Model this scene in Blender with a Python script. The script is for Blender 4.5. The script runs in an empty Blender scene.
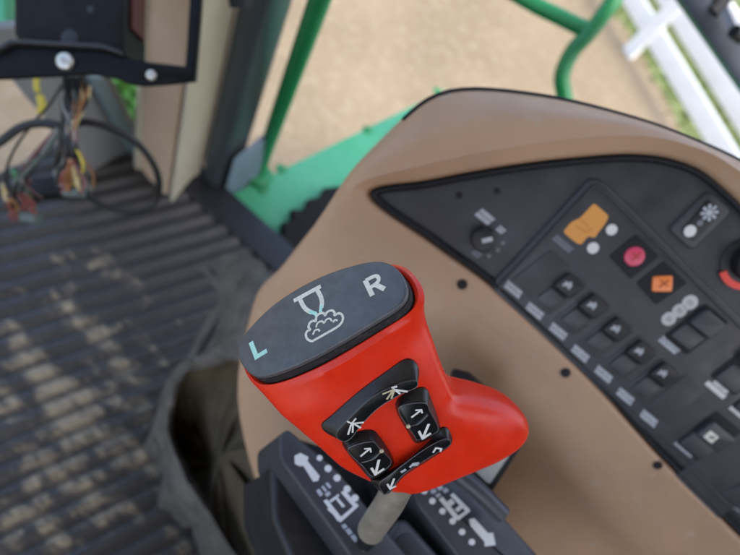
import bpy, math, random
from mathutils import Vector, Matrix
random.seed(7)
S = bpy.context.scene
COL = S.collection

# ------------------------------------------------------------------ camera
CAMH = 1.0                      # camera height over the cab floor (z = 0)
FPX, CX, CY = 556.0, 370.0, 277.5


def _basis():
    d = Vector((118 - CX, -(560 - CY), -FPX)).normalized()   # straight down, seen from the camera
    up = -d
    ax = Vector((0, 0, -1))
    y = (ax - up * ax.dot(up)).normalized()
    x = y.cross(up)
    return Matrix((x, y, up))                                 # camera axes -> world axes


RW = _basis()
CAM = Vector((0, 0, CAMH))


def W(u, v, d):
    """world point at picture position (u, v) and depth d"""
    return RW @ (Vector((u - CX, -(v - CY), -FPX)) * (d / FPX)) + CAM


def C3(x, y, z):
    return RW @ Vector((x, y, z))


def P(u, v, z):
    r = RW @ Vector((u - CX, -(v - CY), -FPX))
    return CAM + r * ((z - CAMH) / r.z)


def PX(p):
    q = RW.transposed() @ (Vector(p) - CAM)
    return CX - FPX * q.x / q.z, CY + FPX * q.y / q.z


cam_d = bpy.data.cameras.new('camera')
cam = bpy.data.objects.new('camera', cam_d)
COL.objects.link(cam)
cam.matrix_world = Matrix.Translation(CAM) @ RW.to_4x4()
cam_d.sensor_fit = 'HORIZONTAL'
cam_d.sensor_width = 36.0
cam_d.lens = FPX / 740 * 36
cam_d.clip_start, cam_d.clip_end = 0.01, 1000
cam_d.dof.use_dof = True
cam_d.dof.focus_distance = 0.256
cam_d.dof.aperture_fstop = 6.4
S.camera = cam

# ------------------------------------------------------------------ daylight
SUN_EL, SUN_AZ = math.radians(58), math.radians(112)     # azimuth measured from +Y towards +X
w = bpy.data.worlds.new('World')
S.world = w
w.use_nodes = True
nt = w.node_tree
sky = nt.nodes.new('ShaderNodeTexSky')
sky.sky_type = 'NISHITA'
sky.sun_disc = False
sky.sun_elevation = SUN_EL
sky.sun_rotation = SUN_AZ
sky.air_density = 1.0
sky.dust_density = 4.0
sky.ozone_density = 0.8
bg = nt.nodes['Background']
nt.links.new(sky.outputs[0], bg.inputs[0])
bg.inputs[1].default_value = 0.15
sd = bpy.data.lights.new('sun', 'SUN')
sun = bpy.data.objects.new('sun', sd)
COL.objects.link(sun)
sd.energy = .85
sd.angle = math.radians(20)
sd.color = (1, .97, .93)
sdir = Vector((math.sin(SUN_AZ) * math.cos(SUN_EL), math.cos(SUN_AZ) * math.cos(SUN_EL), math.sin(SUN_EL)))
sun.rotation_euler = sdir.to_track_quat('Z', 'Y').to_euler()
S.view_settings.view_transform = 'Standard'
S.view_settings.look = 'None'
S.view_settings.gamma = 1
S.view_settings.exposure = 1.95


# ------------------------------------------------------------------ materials
def mat(name, col, rough=.5, spec=.5, noise=None, bump=None, metal=0, rough_var=0, coat=0, wear=None):
    """noise=(colour2, scale, low, high)  bump=(scale, strength, distance)  wear=(colour, scale, low, high)"""
    m = bpy.data.materials.new(name)
    m.use_nodes = True
    t = m.node_tree
    b = t.nodes['Principled BSDF']
    b.inputs['Roughness'].default_value = rough
    b.inputs['Metallic'].default_value = metal
    b.inputs['Specular IOR Level'].default_value = spec
    b.inputs['Coat Weight'].default_value = coat
    b.inputs['Coat Roughness'].default_value = .15
    tc = t.nodes.new('ShaderNodeTexCoord')
    base = None

    def rgb(c):
        n = t.nodes.new('ShaderNodeRGB')
        n.outputs[0].default_value = (*c, 1)
        return n.outputs[0]
    base = rgb(col)
    for k, spec_ in enumerate((noise, wear)):
        if not spec_:
            continue
        c2, sc, lo, hi = spec_[:4]
        n = t.nodes.new('ShaderNodeTexNoise')
        n.inputs['Scale'].default_value = sc
        n.inputs['Detail'].default_value = 7
        n.inputs['Roughness'].default_value = .65
        t.links.new(tc.outputs['Object'], n.inputs['Vector'])
        r = t.nodes.new('ShaderNodeMapRange')
        r.inputs[1].default_value, r.inputs[2].default_value = lo, hi
        t.links.new(n.outputs['Fac'], r.inputs[0])
        mx = t.nodes.new('ShaderNodeMix')
        mx.data_type = 'RGBA'
        t.links.new(r.outputs[0], mx.inputs[0])
        t.links.new(base, mx.inputs[6])
        t.links.new(rgb(c2), mx.inputs[7])
        base = mx.outputs[2]
    t.links.new(base, b.inputs['Base Color'])
    if rough_var:
        n = t.nodes.new('ShaderNodeTexNoise')
        n.inputs['Scale'].default_value = 60
        n.inputs['Detail'].default_value = 6
        t.links.new(tc.outputs['Object'], n.inputs['Vector'])
        r = t.nodes.new('ShaderNodeMapRange')
        r.inputs[1].default_value, r.inputs[2].default_value = .3, .7
        r.inputs[3].default_value, r.inputs[4].default_value = max(rough - rough_var, .02), min(rough + rough_var, 1)
        t.links.new(n.outputs['Fac'], r.inputs[0])
        t.links.new(r.outputs[0], b.inputs['Roughness'])
    if bump:
        n = t.nodes.new('ShaderNodeTexNoise')
        n.inputs['Scale'].default_value = bump[0]
        n.inputs['Detail'].default_value = 4
        t.links.new(tc.outputs['Object'], n.inputs['Vector'])
        bp = t.nodes.new('ShaderNodeBump')
        bp.inputs['Strength'].default_value = bump[1]
        bp.inputs['Distance'].default_value = bump[2]
        t.links.new(n.outputs['Fac'], bp.inputs['Height'])
        t.links.new(bp.outputs[0], b.inputs['Normal'])
    return m


M = {}
M['red'] = mat('red_plastic', (.72, .030, .007), .30, .34, noise=((.62, .022, .005), 70, .4, .75), bump=(1400, .22, .0003), rough_var=.12, wear=((.45, .05, .025), 260, .66, .74))
M['cap'] = mat('cap_plastic', (.064, .067, .071), .38, .5, noise=((.10, .105, .112), 160, .4, .8), bump=(2600, .35, .0002), rough_var=.12, wear=((.17, .17, .165), 700, .66, .76))
M['capband'] = mat('dusty_black_rubber', (.014, .014, .015), .75, .3, noise=((.07, .06, .05), 500, .5, .8), bump=(1500, .4, .0003))
M['btn'] = mat('button_plastic', (.007, .007, .008), .2, .45, noise=((.016, .016, .017), 300, .5, .8), bump=(1800, .12, .0002), rough_var=.08)
M['btnside'] = mat('button_dusty_side', (.009, .008, .008), .35, .45, noise=((.03, .026, .022), 600, .45, .75))
M['edge'] = mat('edge_highlight_grey', (.06, .06, .062), .3, .6)  # lighter than the key, stands in for its edge highlight
M['white'] = mat('white_print', (.68, .68, .65), .5, .3, noise=((.5, .49, .44), 900, .45, .75))
M['cream'] = mat('cream_print', (.74, .73, .62), .5, .3, noise=((.55, .54, .47), 900, .45, .7))
M['teal'] = mat('teal_print', (.46, .78, .66), .5, .3, noise=((.36, .64, .55), 900, .45, .7))
M['tanprint'] = mat('worn_print', (.48, .42, .28), .5, .3)
M['greyprint'] = mat('grey_print', (.46, .48, .50), .5, .3, noise=((.32, .34, .36), 500, .4, .7))
M['faintprint'] = mat('faint_grey_print', (.16, .17, .19), .5, .3)
M['brown'] = mat('brown_plastic', (.44, .275, .165), .46, .4, rough_var=.1, noise=((.37, .235, .145), 11, .35, .7), bump=(1200, .25, .0004), wear=((.40, .31, .225), 60, .58, .74))
M['panel'] = mat('panel_plastic', (.031, .033, .037), .45, .4, rough_var=.1, noise=((.046, .048, .050), 30, .4, .75), bump=(1500, .25, .0003))
M['panel2'] = mat('switch_panel_plastic', (.034, .036, .041), .42, .42, rough_var=.1, noise=((.05, .052, .055), 40, .4, .75), bump=(1500, .25, .0003))
M['gasket'] = mat('black_gasket', (.008, .009, .011), .6, .3)
M['dark'] = mat('black_plastic', (.013, .014, .016), .4, .4, noise=((.03, .03, .03), 60, .5, .8), bump=(900, .2, .0004))
M['pad'] = mat('rocker_plastic', (.035, .038, .044), .4, .5)
M['orange'] = mat('orange_print', (.66, .29, .06), .5, .4)
M['magenta'] = mat('red_lens', (.62, .06, .12), .3, .5)
M['lampor'] = mat('orange_lens', (.80, .22, .05), .3, .5)
M['redarc'] = mat('red_print', (.78, .07, .05), .45, .4)
M['metal'] = mat('dull_zinc', (.42, .39, .33), .38, .5, metal=.6, noise=((.27, .24, .19), 140, .4, .7), bump=(500, .2, .0005))
M['zinc'] = mat('bright_zinc', (.62, .60, .52), .35, .5, metal=.8, noise=((.4, .37, .3), 200, .4, .7))
M['shaft'] = mat('tan_lever_shaft', (.30, .275, .22), .38, .5, metal=.25, noise=((.19, .165, .12), 90, .4, .75), bump=(400, .3, .0006))
M['blackmetal'] = mat('black_paint', (.004, .004, .004), .34, .12, noise=((.007, .007, .007), 40, .4, .7))
M['monitor'] = mat('black_case', (.005, .005, .005), .5, .15, noise=((.011, .011, .011), 30, .4, .7))
M['beige'] = mat('beige_trim', (.50, .44, .32), .5, .4, noise=((.44, .38, .28), 9, .35, .7), bump=(700, .15, .0005))
M['tan'] = mat('tan_trim', (.46, .33, .22), .55, .4, noise=((.40, .29, .19), 9, .35, .7))
M['seal'] = mat('dark_post_paint', (.034, .047, .052), .4, .5, noise=((.05, .062, .068), 6, .35, .7))
M['navy'] = mat('dark_blue_post', (.015, .024, .040), .45, .3, noise=((.008, .012, .018), 16, .4, .65))
M['green'] = mat('green_paint', (.012, .20, .060), .35, .5, noise=((.010, .17, .05), 12, .4, .7))
M['sill'] = mat('faded_green_paint', (.035, .30, .135), .5, .5, noise=((.10, .37, .21), 5, .35, .7), wear=((.02, .23, .10), 30, .62, .8))
M['rubber'] = mat('black_rubber', (.007, .007, .007), .8, .2, noise=((.016, .015, .014), 60, .4, .7), bump=(200, .4, .002))
M['vinyl'] = mat('grey_vinyl', (.115, .105, .088), .55, .35, noise=((.055, .05, .042), 26, .38, .66), bump=(38, .9, .008), wear=((.20, .175, .125), 60, .6, .8))
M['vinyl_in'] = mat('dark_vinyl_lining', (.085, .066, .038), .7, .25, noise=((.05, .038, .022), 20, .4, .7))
M['fence'] = mat('white_fence_paint', (.84, .84, .82), .45, .4, noise=((.76, .76, .73), 6, .4, .75))
M['cable'] = mat('black_cable', (.010, .010, .011), .45, .4)
for nm, c in dict(yellow=(.48, .38, .04), cabwhite=(.26, .27, .25), cabred=(.18, .05, .04), caborange=(.24, .11, .04), cabgreen=(.10, .30, .14), cabpink=(.18, .09, .09), cabgrey=(.09, .11, .10), cabtan=(.5, .4, .2)).items():
    M[nm] = mat(nm + '_wire', c, .45, .4)
M['winframe'] = mat('grey_window_frame', (.19, .195, .19), .5, .4, noise=((.25, .25, .24), 7, .35, .7), wear=((.26, .24, .2), 14, .58, .75))


def ground_mat():
    m = mat('dry_gravel', (.215, .170, .112), .9, .2, noise=((.165, .130, .084), .8, .4, .62), bump=(30, .5, .02), wear=((.25, .21, .15), 14, .5, .75))
    return m


M['ground'] = ground_mat()
M['grass'] = mat('lawn', (.12, .165, .06), .8, .2, noise=((.18, .20, .09), 3, .35, .7), bump=(40, .6, .02))
M['blade'] = mat('grass_blade', (.10, .165, .05), .7, .2, noise=((.18, .20, .09), 2.5, .35, .7))


def mat_floor():
    """ribbed rubber mat: dust sits in patches on the ribs"""
    m = mat('ribbed_rubber', (.034, .032, .030), .45, .36, rough_var=.2, noise=((.050, .047, .043), 9, .35, .7), bump=(260, .35, .002))
    t = m.node_tree
    b = t.nodes['Principled BSDF']
    base = b.inputs['Base Color'].links[0].from_socket
    tc = t.nodes.new('ShaderNodeTexCoord')
    mp = t.nodes.new('ShaderNodeMapping')
    t.links.new(tc.outputs['Object'], mp.inputs[0])
    mp.inputs['Rotation'].default_value = (0, 0, math.radians(-68))
    mp.inputs['Scale'].default_value = (.38, 1, 1)
    n1 = t.nodes.new('ShaderNodeTexNoise')
    n1.inputs['Scale'].default_value = 22
    n1.inputs['Detail'].default_value = 8
    n1.inputs['Roughness'].default_value = .68
    t.links.new(mp.outputs[0], n1.inputs[0])
    # dirtiest where the feet rest: a broad distance falloff of the dust cover itself
    mp2 = t.nodes.new('ShaderNodeMapping')
    t.links.new(tc.outputs['Object'], mp2.inputs[0])
    c = P(85, 425, 0) - FLOORC
    vs = t.nodes.new('ShaderNodeVectorMath')
    vs.operation = 'DISTANCE'
    t.links.new(mp2.outputs[0], vs.inputs[0])
    vs.inputs[1].default_value = c
    mr = t.nodes.new('ShaderNodeMapRange')
    mr.inputs[1].default_value, mr.inputs[2].default_value = .02, .42
    mr.inputs[3].default_value, mr.inputs[4].default_value = .135, -.11
    t.links.new(vs.outputs['Value'], mr.inputs[0])
    ad = t.nodes.new('ShaderNodeMath')
    ad.operation = 'ADD'
    t.links.new(n1.outputs['Fac'], ad.inputs[0])
    t.links.new(mr.outputs[0], ad.inputs[1])
    r2 = t.nodes.new('ShaderNodeMapRange')
    r2.inputs[1].default_value, r2.inputs[2].default_value = .555, .67
    t.links.new(ad.outputs[0], r2.inputs[0])
    # only on the high ribs
    sx = t.nodes.new('ShaderNodeSeparateXYZ')
    t.links.new(tc.outputs['Object'], sx.inputs[0])
    r3 = t.nodes.new('ShaderNodeMapRange')
    r3.inputs[1].default_value, r3.inputs[2].default_value = .0, .0055
    r3.inputs[3].default_value = .3
    t.links.new(sx.outputs['Z'], r3.inputs[0])
    mu = t.nodes.new('ShaderNodeMath')
    mu.operation = 'MULTIPLY'
    t.links.new(r2.outputs[0], mu.inputs[0])
    t.links.new(r3.outputs[0], mu.inputs[1])
    mx = t.nodes.new('ShaderNodeMix')
    mx.data_type = 'RGBA'
    t.links.new(mu.outputs[0], mx.inputs[0])
    t.links.new(base, mx.inputs[6])
    mx.inputs[7].default_value = (.27, .215, .14, 1)
    t.links.new(mx.outputs[2], b.inputs['Base Color'])
    return m


# ------------------------------------------------------------------ mesh helpers
LOC = {}


def obj(name, verts, faces, m, parent=None, loc=None, smooth=True, bevel=None, subsurf=0, solid=None, sharp=35):
    """one mesh object; verts are world positions"""
    L = Vector(LOC[parent.name]) if parent else Vector(loc if loc is not None else (0, 0, 0))
    me = bpy.data.meshes.new(name)
    me.from_pydata([tuple(Vector(v) - L) for v in verts], [], faces)
    me.update()
    o = bpy.data.objects.new(name, me)
    COL.objects.link(o)
    me.materials.append(m)
    if parent:
        o.parent = parent
    else:
        o.location = L
    LOC[o.name] = L
    if smooth:
        for p in me.polygons:
            p.use_smooth = True
    if solid:
        md = o.modifiers.new('solid', 'SOLIDIFY')
        md.thickness = solid
        md.offset = -1
    if bevel:
        md = o.modifiers.new('bevel', 'BEVEL')
        md.width = bevel
        md.segments = 3
        md.limit_method = 'ANGLE'
        md.angle_limit = math.radians(30)
        md.harden_normals = False
    if subsurf:
        md = o.modifiers.new('sub', 'SUBSURF')
        md.levels = md.render_levels = subsurf
    if smooth and not subsurf:
        me.set_sharp_from_angle(angle=math.radians(sharp))
    return o


def tag(o, label, cat, group=None, kind=None):
    if label:
        o['label'] = label
        o['category'] = cat
    if group:
        o['group'] = group
    if kind:
        o['kind'] = kind
    return o


def thing(name, loc, label, cat, group=None):
    o = bpy.data.objects.new(name, None)
    o.empty_display_size = .05
    COL.objects.link(o)
    o.location = loc
    LOC[o.name] = Vector(loc)
    return tag(o, label, cat, group)


class Frame:
    def __init__(s, o, ex, ey, ez):
        s.o, s.ex, s.ey, s.ez = Vector(o), Vector(ex), Vector(ey), Vector(ez)

    def __call__(s, x, y, z=0):
        return s.o + s.ex * x + s.ey * y + s.ez * z

    def hit(s, u, v, z=0):
        """plane coordinates (metres) seen at picture position"""
        r = RW @ Vector((u - CX, -(v - CY), -FPX))
        t = (s.ez.dot(s.o - CAM) + z) / s.ez.dot(r)
        q = CAM + r * t - s.o
        return s.ex.dot(q), s.ey.dot(q)


def area2(p):
    return sum(p[i][0] * p[(i + 1) % len(p)][1] - p[(i + 1) % len(p)][0] * p[i][1] for i in range(len(p)))


def inset(poly, d):
    """move every edge of a polygon inwards by d"""
    n = len(poly)
    s = 1 if area2(poly) > 0 else -1
    out = []
    for i in range(n):
        a, b, c = Vector(poly[i - 1]), Vector(poly[i]), Vector(poly[(i + 1) % n])
        e1, e2 = (b - a), (c - b)
        if e1.length < 1e-9 or e2.length < 1e-9:
            out.append(tuple(b)); continue
        e1.normalize(); e2.normalize()
        n1, n2 = Vector((-e1.y, e1.x)) * s, Vector((-e2.y, e2.x)) * s
        k = max(1 + n1.dot(n2), .35)
        out.append(tuple(b + (n1 + n2) * (d / k)))
    return out


def spline(pts, n, closed=True):
    """Catmull-Rom through points of any dimension; n per span"""
    P_ = [Vector(p) for p in pts]
    out = []
    N = len(P_)
    rng = range(N) if closed else range(N - 1)
    for i in rng:
        if closed:
            p0, p1, p2, p3 = P_[i - 1], P_[i], P_[(i + 1) % N], P_[(i + 2) % N]
        else:
            p0, p1, p2, p3 = P_[max(i - 1, 0)], P_[i], P_[i + 1], P_[min(i + 2, N - 1)]
        for k in range(n):
            t = k / n
            out.append(.5 * ((2 * p1) + (p2 - p0) * t + (2 * p0 - 5 * p1 + 4 * p2 - p3) * t * t + (3 * p1 - p0 - 3 * p2 + p3) * t ** 3))
    if not closed:
        out.append(P_[-1])
    return out


def roundpoly(poly, r, n=4):
    """round polygon corners by radius-ish r"""
    out = []
    N = len(poly)
    for i in range(N):
        a, b, c = Vector(poly[i - 1]), Vector(poly[i]), Vector(poly[(i + 1) % N])
        d1, d2 = (a - b), (c - b)
        q = min(r, d1.length * .45, d2.length * .45)
        p, s = b + d1.normalized() * q, b + d2.normalized() * q
        for k in range(n + 1):
            t = k / n
            out.append(tuple(p * (1 - t) ** 2 + b * 2 * t * (1 - t) + s * t * t))
    return out


def loft(rings, cap0=False, cap1=False, closed=True):
    v, f = [], []
    n = len(rings[0])
    for r in rings:
        v += list(r)
    for i in range(len(rings) - 1):
        for j in range(n if closed else n - 1):
            k = (j + 1) % n
            f.append((i * n + j, i * n + k, (i + 1) * n + k, (i + 1) * n + j))
    if cap0:
        f.append(tuple(range(n - 1, -1, -1)))
    if cap1:
        f.append(tuple((len(rings) - 1) * n + j for j in range(n)))
    return v, f


def prism(fr, poly, z0, z1, edge=0, steps=3):
    """solid from an outline in a frame, with rounded top edge"""
    if area2(poly) < 0:
        poly = poly[::-1]
    rings = [[fr(x, y, z0) for x, y in poly]]
    if edge:
        for k in range(steps + 1):
            a = k / steps * math.pi / 2
            q = inset(poly, edge * (1 - math.cos(a)))
            rings.append([fr(x, y, z1 - edge + edge * math.sin(a)) for x, y in q])
    else:
        rings.append([fr(x, y, z1) for x, y in poly])
    v, f = loft(rings, True, True)
    return v, f


def join(parts):
    V, F = [], []
    for v, f in parts:
        o = len(V)
        V += list(v)
        F += [tuple(i + o for i in q) for q in f]
    return V, F


_lift = [0]


def stroke(fr, pts, wd, z=0, th=.00012):
    """flat printed line of real thickness in a frame"""
    P2 = [Vector(p[:2]) for p in pts]
    L, R = [], []
    for i, p in enumerate(P2):
        a = P2[max(i - 1, 0)]
        b = P2[min(i + 1, len(P2) - 1)]
        d = (b - a).normalized()
        nn = Vector((-d.y, d.x))
        ww = wd[i] if isinstance(wd, (list, tuple)) else wd
        L.append(p + nn * ww / 2)
        R.append(p - nn * ww / 2)
    _lift[0] = (_lift[0] + 1) % 7
    z = z + _lift[0] * .000012
    v, f = [], []
    for zz in (z, z + th):
        v += [fr(q.x, q.y, zz) for q in L] + [fr(q.x, q.y, zz) for q in R]
    n = len(P2)
    for i in range(n - 1):
        f.append((2 * n + i, 2 * n + n + i, 2 * n + n + i + 1, 2 * n + i + 1))
        f.append((i, i + 1, 2 * n + i + 1, 2 * n + i))
        f.append((n + i + 1, n + i, 3 * n + i, 3 * n + i + 1))
    f.append((0, 2 * n, 3 * n, n))
    f.append((n - 1, 2 * n - 1, 4 * n - 1, 3 * n - 1))
    return v, f


def patch(fr, poly, z=0, th=.00012):
    _lift[0] = (_lift[0] + 1) % 7
    z = z + _lift[0] * .000012
    return prism(fr, poly, z, z + th)


def disc(fr, c, r, z0, z1, edge=0, n=28, ry=None):
    ry = ry or r
    return prism(fr, [(c[0] + r * math.cos(2 * math.pi * k / n), c[1] + ry * math.sin(2 * math.pi * k / n)) for k in range(n)], z0, z1, edge)


def tube(pts, r, n=10, sub=6):
    p = spline([tuple(q) for q in pts], sub, False) if sub else [Vector(q) for q in pts]
    rad = r if callable(r) else (lambda t: r)
    t0 = (p[1] - p[0]).normalized()
    a = t0.orthogonal().normalized()
    rings = []
    for i, q in enumerate(p):
        t = (p[min(i + 1, len(p) - 1)] - p[max(i - 1, 0)]).normalized()
        a = (a - t * a.dot(t)).normalized()
        b = t.cross(a)
        rr = rad(i / (len(p) - 1))
        rings.append([q + (a * math.cos(2 * math.pi * k / n) + b * math.sin(2 * math.pi * k / n)) * rr for k in range(n)])
    return loft(rings, True, True)


def box(fr, c, s, z0, z1, edge=0):
    x, y = c
    a, b = s[0] / 2, s[1] / 2
    return prism(fr, [(x - a, y - b), (x + a, y - b), (x + a, y + b), (x - a, y + b)], z0, z1, edge)


# ================================================================== SETTING
GZ = -1.5
v = [(-200, -200, GZ), (200, -200, GZ), (200, 200, GZ), (-200, 200, GZ)]
tag(obj('ground', v, [(0, 1, 2, 3)], M['ground'], smooth=False), None, None, kind='structure')

# white fence standing beyond the combine
UPV = Vector((0, 0, 1))
fb = P(630, 54, GZ)


def z_on_vertical(base, u, v):
    best = None
    for k in range(0, 1600):
        z = GZ + k * .001
        q = PX((base.x, base.y, z))
        e = (q[0] - u) ** 2 + (q[1] - v) ** 2
        if best is None or e < best[0]:
            best = (e, z)
    return best[1]


zl = z_on_vertical(fb, 653, 31)
zu = z_on_vertical(fb, 676, 8)
A_, B_ = P(628, 2, zl), P(710, 139, zl)
fd_ = (B_ - A_); fd_.z = 0; fd_.normalize()
fn_ = Vector((-fd_.y, fd_.x, 0))
if fn_.y < 0:
    fn_ = -fn_
depthF = (fb - CAM).length
pxm = depthF / FPX * 1.0
fence = thing('board_fence', fb, 'white board fence with broad rails standing on the gravel past the cab', 'fence')
ff = Frame(fb, fd_, fn_, UPV)
for s in (0, 2.4, -2.4):
    v, f = box(ff, (s, -.034), (.135, .05), 0, (zu - GZ) + .55, .004)
    obj('post', v, f, M['fence'], fence, bevel=.004)
for zc in (zl - GZ, zu - GZ, 2 * (zu - GZ) - (zl - GZ) + .02):
    hh = .082
    v = []
    fr_ = Frame(fb + UPV * zc, fd_, UPV, -fn_)
    v, f = box(fr_, (0, 0), (7, 2 * hh), -.0, .035, .003)
    obj('rail', v, f, M['fence'], fence)

# strip of lawn under and behind the fence
gv = []
nn_ = 60
rows = []
for j, base in enumerate((.16, 6.0)):
    rows.append([ff(-9 + 18 * i / nn_, base + (random.uniform(-.10, .10) if j == 0 else 0), .004) for i in range(nn_ + 1)])
v, f = loft(rows, closed=False)
lawn = tag(obj('lawn', v, f, M['grass'], smooth=False), None, None, kind='structure')
gv, gf = [], []
for k in range(9000):
    s = random.uniform(-2.2, 2.6)
    d = random.triangular(-.05, 3.2, .4)
    if d < .2 and random.random() > .5:
        continue
    b = ff(s, d, .004)
    h = random.uniform(.04, .11)
    a = random.uniform(0, 6.28)
    wv = Vector((math.cos(a), math.sin(a), 0)) * random.uniform(.006, .012)
    lean = Vector((random.uniform(-.05, .05), random.uniform(-.05, .05), h))
    o = len(gv)
    gv += [b - wv, b + wv, b + lean]
    gf.append((o, o + 1, o + 2))
tag(obj('grass', gv, gf, M['blade'], smooth=False), 'short green grass growing along the white fence', 'grass', kind='stuff')

# cab floor plate (under the mat)
FE = .607                                   # lateral position of the floor edge (right side of the cab)
FX0 = -.52                                  # front edge of the floor
FA, FB, FC = P(-120, 192, 0), P(60, 184, 0), P(142, 178, 0)
fz = Frame((0, 0, 0), (1, 0, 0), (0, 1, 0), (0, 0, 1))
v, f = prism(fz, [(FA.x - .3, FA.y - .9), (1.3, -1.2), (1.3, FE), (FX0, FE), (FC.x, FC.y), (FB.x, FB.y), (FA.x, FA.y)], -.06, -.004, .004)
tag(obj('floor', v, f, M['dark']), None, None, kind='structure')

# ribbed rubber mat
FLOORC = Vector((0, 0, 0))
mf = mat_floor()
ra = math.atan2(.312, .13)                 # rib direction
rd = Vector((math.cos(ra), math.sin(ra)))
rn = Vector((-rd.y, rd.x))
pitch = .0315
# profile across ribs, clipped to the mat rectangle by building in rectangle grid
vv, ffc = [], []
x0, x1, y0, y1 = FX0 - .10, 1.1, -1.1, FE - .075
prof = [(-.5, 0), (-.36, 0), (-.26, .0052), (-.02, .0062), (.26, .0056), (.36, 0)]


def clip_line(c):
    """segment of rib line (offset c along rn) inside the rectangle"""
    t0, t1 = -9, 9
    for (pp, dd, lo, hi) in ((rn.x * c, rd.x, x0, x1), (rn.y * c, rd.y, y0, y1)):
        a, b = (lo - pp) / dd, (hi - pp) / dd
        if a > b:
            a, b = b, a
        t0, t1 = max(t0, a), min(t1, b)
    return (t0, t1) if t1 > t0 else None


lines = []
for k in range(-45, 46):
    for q, h in prof:
        c = (k + q) * pitch
        s = clip_line(c)
        if s:
            wob = .0012 * math.sin(k * 1.7)
            lines.append([Vector((rd.x * t + rn.x * c, rd.y * t + rn.y * c, h + .001)) for t in [s[0] + (s[1] - s[0]) * i / 14 for i in range(15)]])
v, f = loft(lines, closed=False)
tag(obj('floor_mat', v, f, mf, loc=FLOORC, sharp=60), 'ribbed black rubber floor mat with tan dust on its ribs', 'floor mat')
# plain border strip of the mat toward the door
v, f = prism(fz, [(FX0 + .012, FE - .074), (x1, FE - .074), (x1, FE - .004), (FX0 + .012, FE - .004)], -.003, .012, .004)
tag(obj('door_threshold', v, f, M['dark'], bevel=None), 'dark threshold strip between ribbed mat and green step plate', 'threshold')

# ================================================================== GREEN LANDING AND RAILS OUTSIDE
SZ = -.03
pts = [(214, 202), (446, 89), (700, 168), (640, 300), (420, 330), (285, 262)]
pl = [P(u, v, SZ) for u, v in pts]
step = thing('step_plate', pl[0], 'faded green metal step plate outside the door, with bolt heads', 'step plate')
v, f = prism(fz, [(q.x, q.y) for q in pl], SZ - .03, SZ, .004)
obj('plate', v, f, M['sill'], step, bevel=None)
for u, vv_ in ((263, 190), (281, 169), (367, 130), (437, 91)):
    q = P(u, vv_, SZ)
    v, f = disc(fz, (q.x, q.y), .013, SZ, SZ + .003, .0015)
    obj('bolt_head', v, f, M['green'], step)

# torn rubber flap lying on the plate beside the console
rg = []
for (u, vv_) in ((262, 246), (272, 236), (283, 237), (281, 224), (293, 222), (290, 211), (303, 212), (306, 201), (318, 199), (322, 190), (345, 187), (380, 200), (380, 262), (320, 300)):
    rg.append(P(u, vv_, SZ + .02))
rp = [(q.x, q.y) for q in rg]
v, f = prism(fz, rp, SZ + .008, SZ + .03, .004)
tag(obj('rubber_flap', v, f, M['rubber'], loc=rg[0], smooth=False), 'torn black rubber flap lying on the green step plate', 'rubber flap')

# left grab rail: upright bar at the front edge of the landing
rb = P(258, 176, SZ)
top = Vector((rb.x, rb.y, .75))
# follow the picture: the bar leans slightly
q1 = W(262, 160, (RW.transposed() @ (rb - CAM)).z * -1 * .985)
dpt = -(RW.transposed() @ (rb - CAM)).z
rail1 = thing('grab_rail', rb, 'straight green tubular grab rail beside the dark door post', 'grab rail')
v, f = tube([rb + Vector((0, 0, -.02)), W(266, 150, dpt * .94), W(318, 4, dpt * .60), W(345, -75, dpt * .49)], .0155, 14)
obj('rail_tube', v, f, M['green'], rail1)
v, f = disc(fz, (rb.x, rb.y), .032, SZ, SZ + .012, .003)
obj('foot_flange', v, f, M['green'], rail1)

# right hand rail: two tubes that merge into a bent leg
rail2 = thing('bent_handrail', W(566, 120, 1.0), 'bent green handrail whose two tubes merge above the brown console', 'handrail')
r_ = .0150
v, f = tube([W(640, -40, .98), W(612, 2, 1.0), W(590, 32, 1.02), W(572, 52, 1.04), (W(562, 76, 1.06)), W(565, 100, 1.08), W(570, 140, 1.11), W(570, 140, 1.11) * .5 + Vector((W(570, 140, 1.11).x, W(570, 140, 1.11).y, SZ)) * .5, Vector((W(570, 140, 1.11).x, W(570, 140, 1.11).y, SZ))], r_, 14, 8)
obj('rail_tube', v, f, M['green'], rail2)
v, f = tube([W(470, -35, 1.06), W(530, 2, 1.045), W(560, 17, 1.035), W(578, 26, 1.028), W(590, 30, 1.022)], r_, 14, 8)
obj('rail_tube', v, f, M['green'], rail2)

# ================================================================== CAB POSTS AND FRONT GLASS
# beige front corner post, rounded profile, standing on the floor
b0 = P(139, 170, 0); b1 = P(168, 199, 0); b2 = P(196, 181, 0)
post = thing('corner_post', (b1.x, b1.y, 0), 'beige and tan trimmed corner post of the cab standing on the floor', 'cab post')
HT = 1.5


def col(pts2, z0, z1):
    rings = [[Vector((x, y, z0)) for x, y in pts2], [Vector((x, y, z1)) for x, y in pts2]]
    return loft(rings, True, True)


back = Vector((b0.x - .03, b2.y + .12, 0))
m1 = b1.lerp(b2, .12)
tanp = roundpoly([(b0.x, b0.y), (b1.x, b1.y), (b1.x - .05, b1.y + .1), (b0.x - .04, b0.y + .1)], .012, 4)
v, f = col(tanp, .004, HT)
obj('tan_trim', v, f, M['tan'], post, sharp=40)
bei = roundpoly([(b1.x + .001, b1.y + .002), (b1.x + .012, b1.y - .004), (b2.x - .006, b2.y - .002), (b2.x - .002, b2.y + .01), (b1.x - .03, b1.y + .14)], .006, 3)
v, f = col(bei, .004, HT)
obj('beige_trim', v, f, M['beige'], post, sharp=40)
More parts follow.
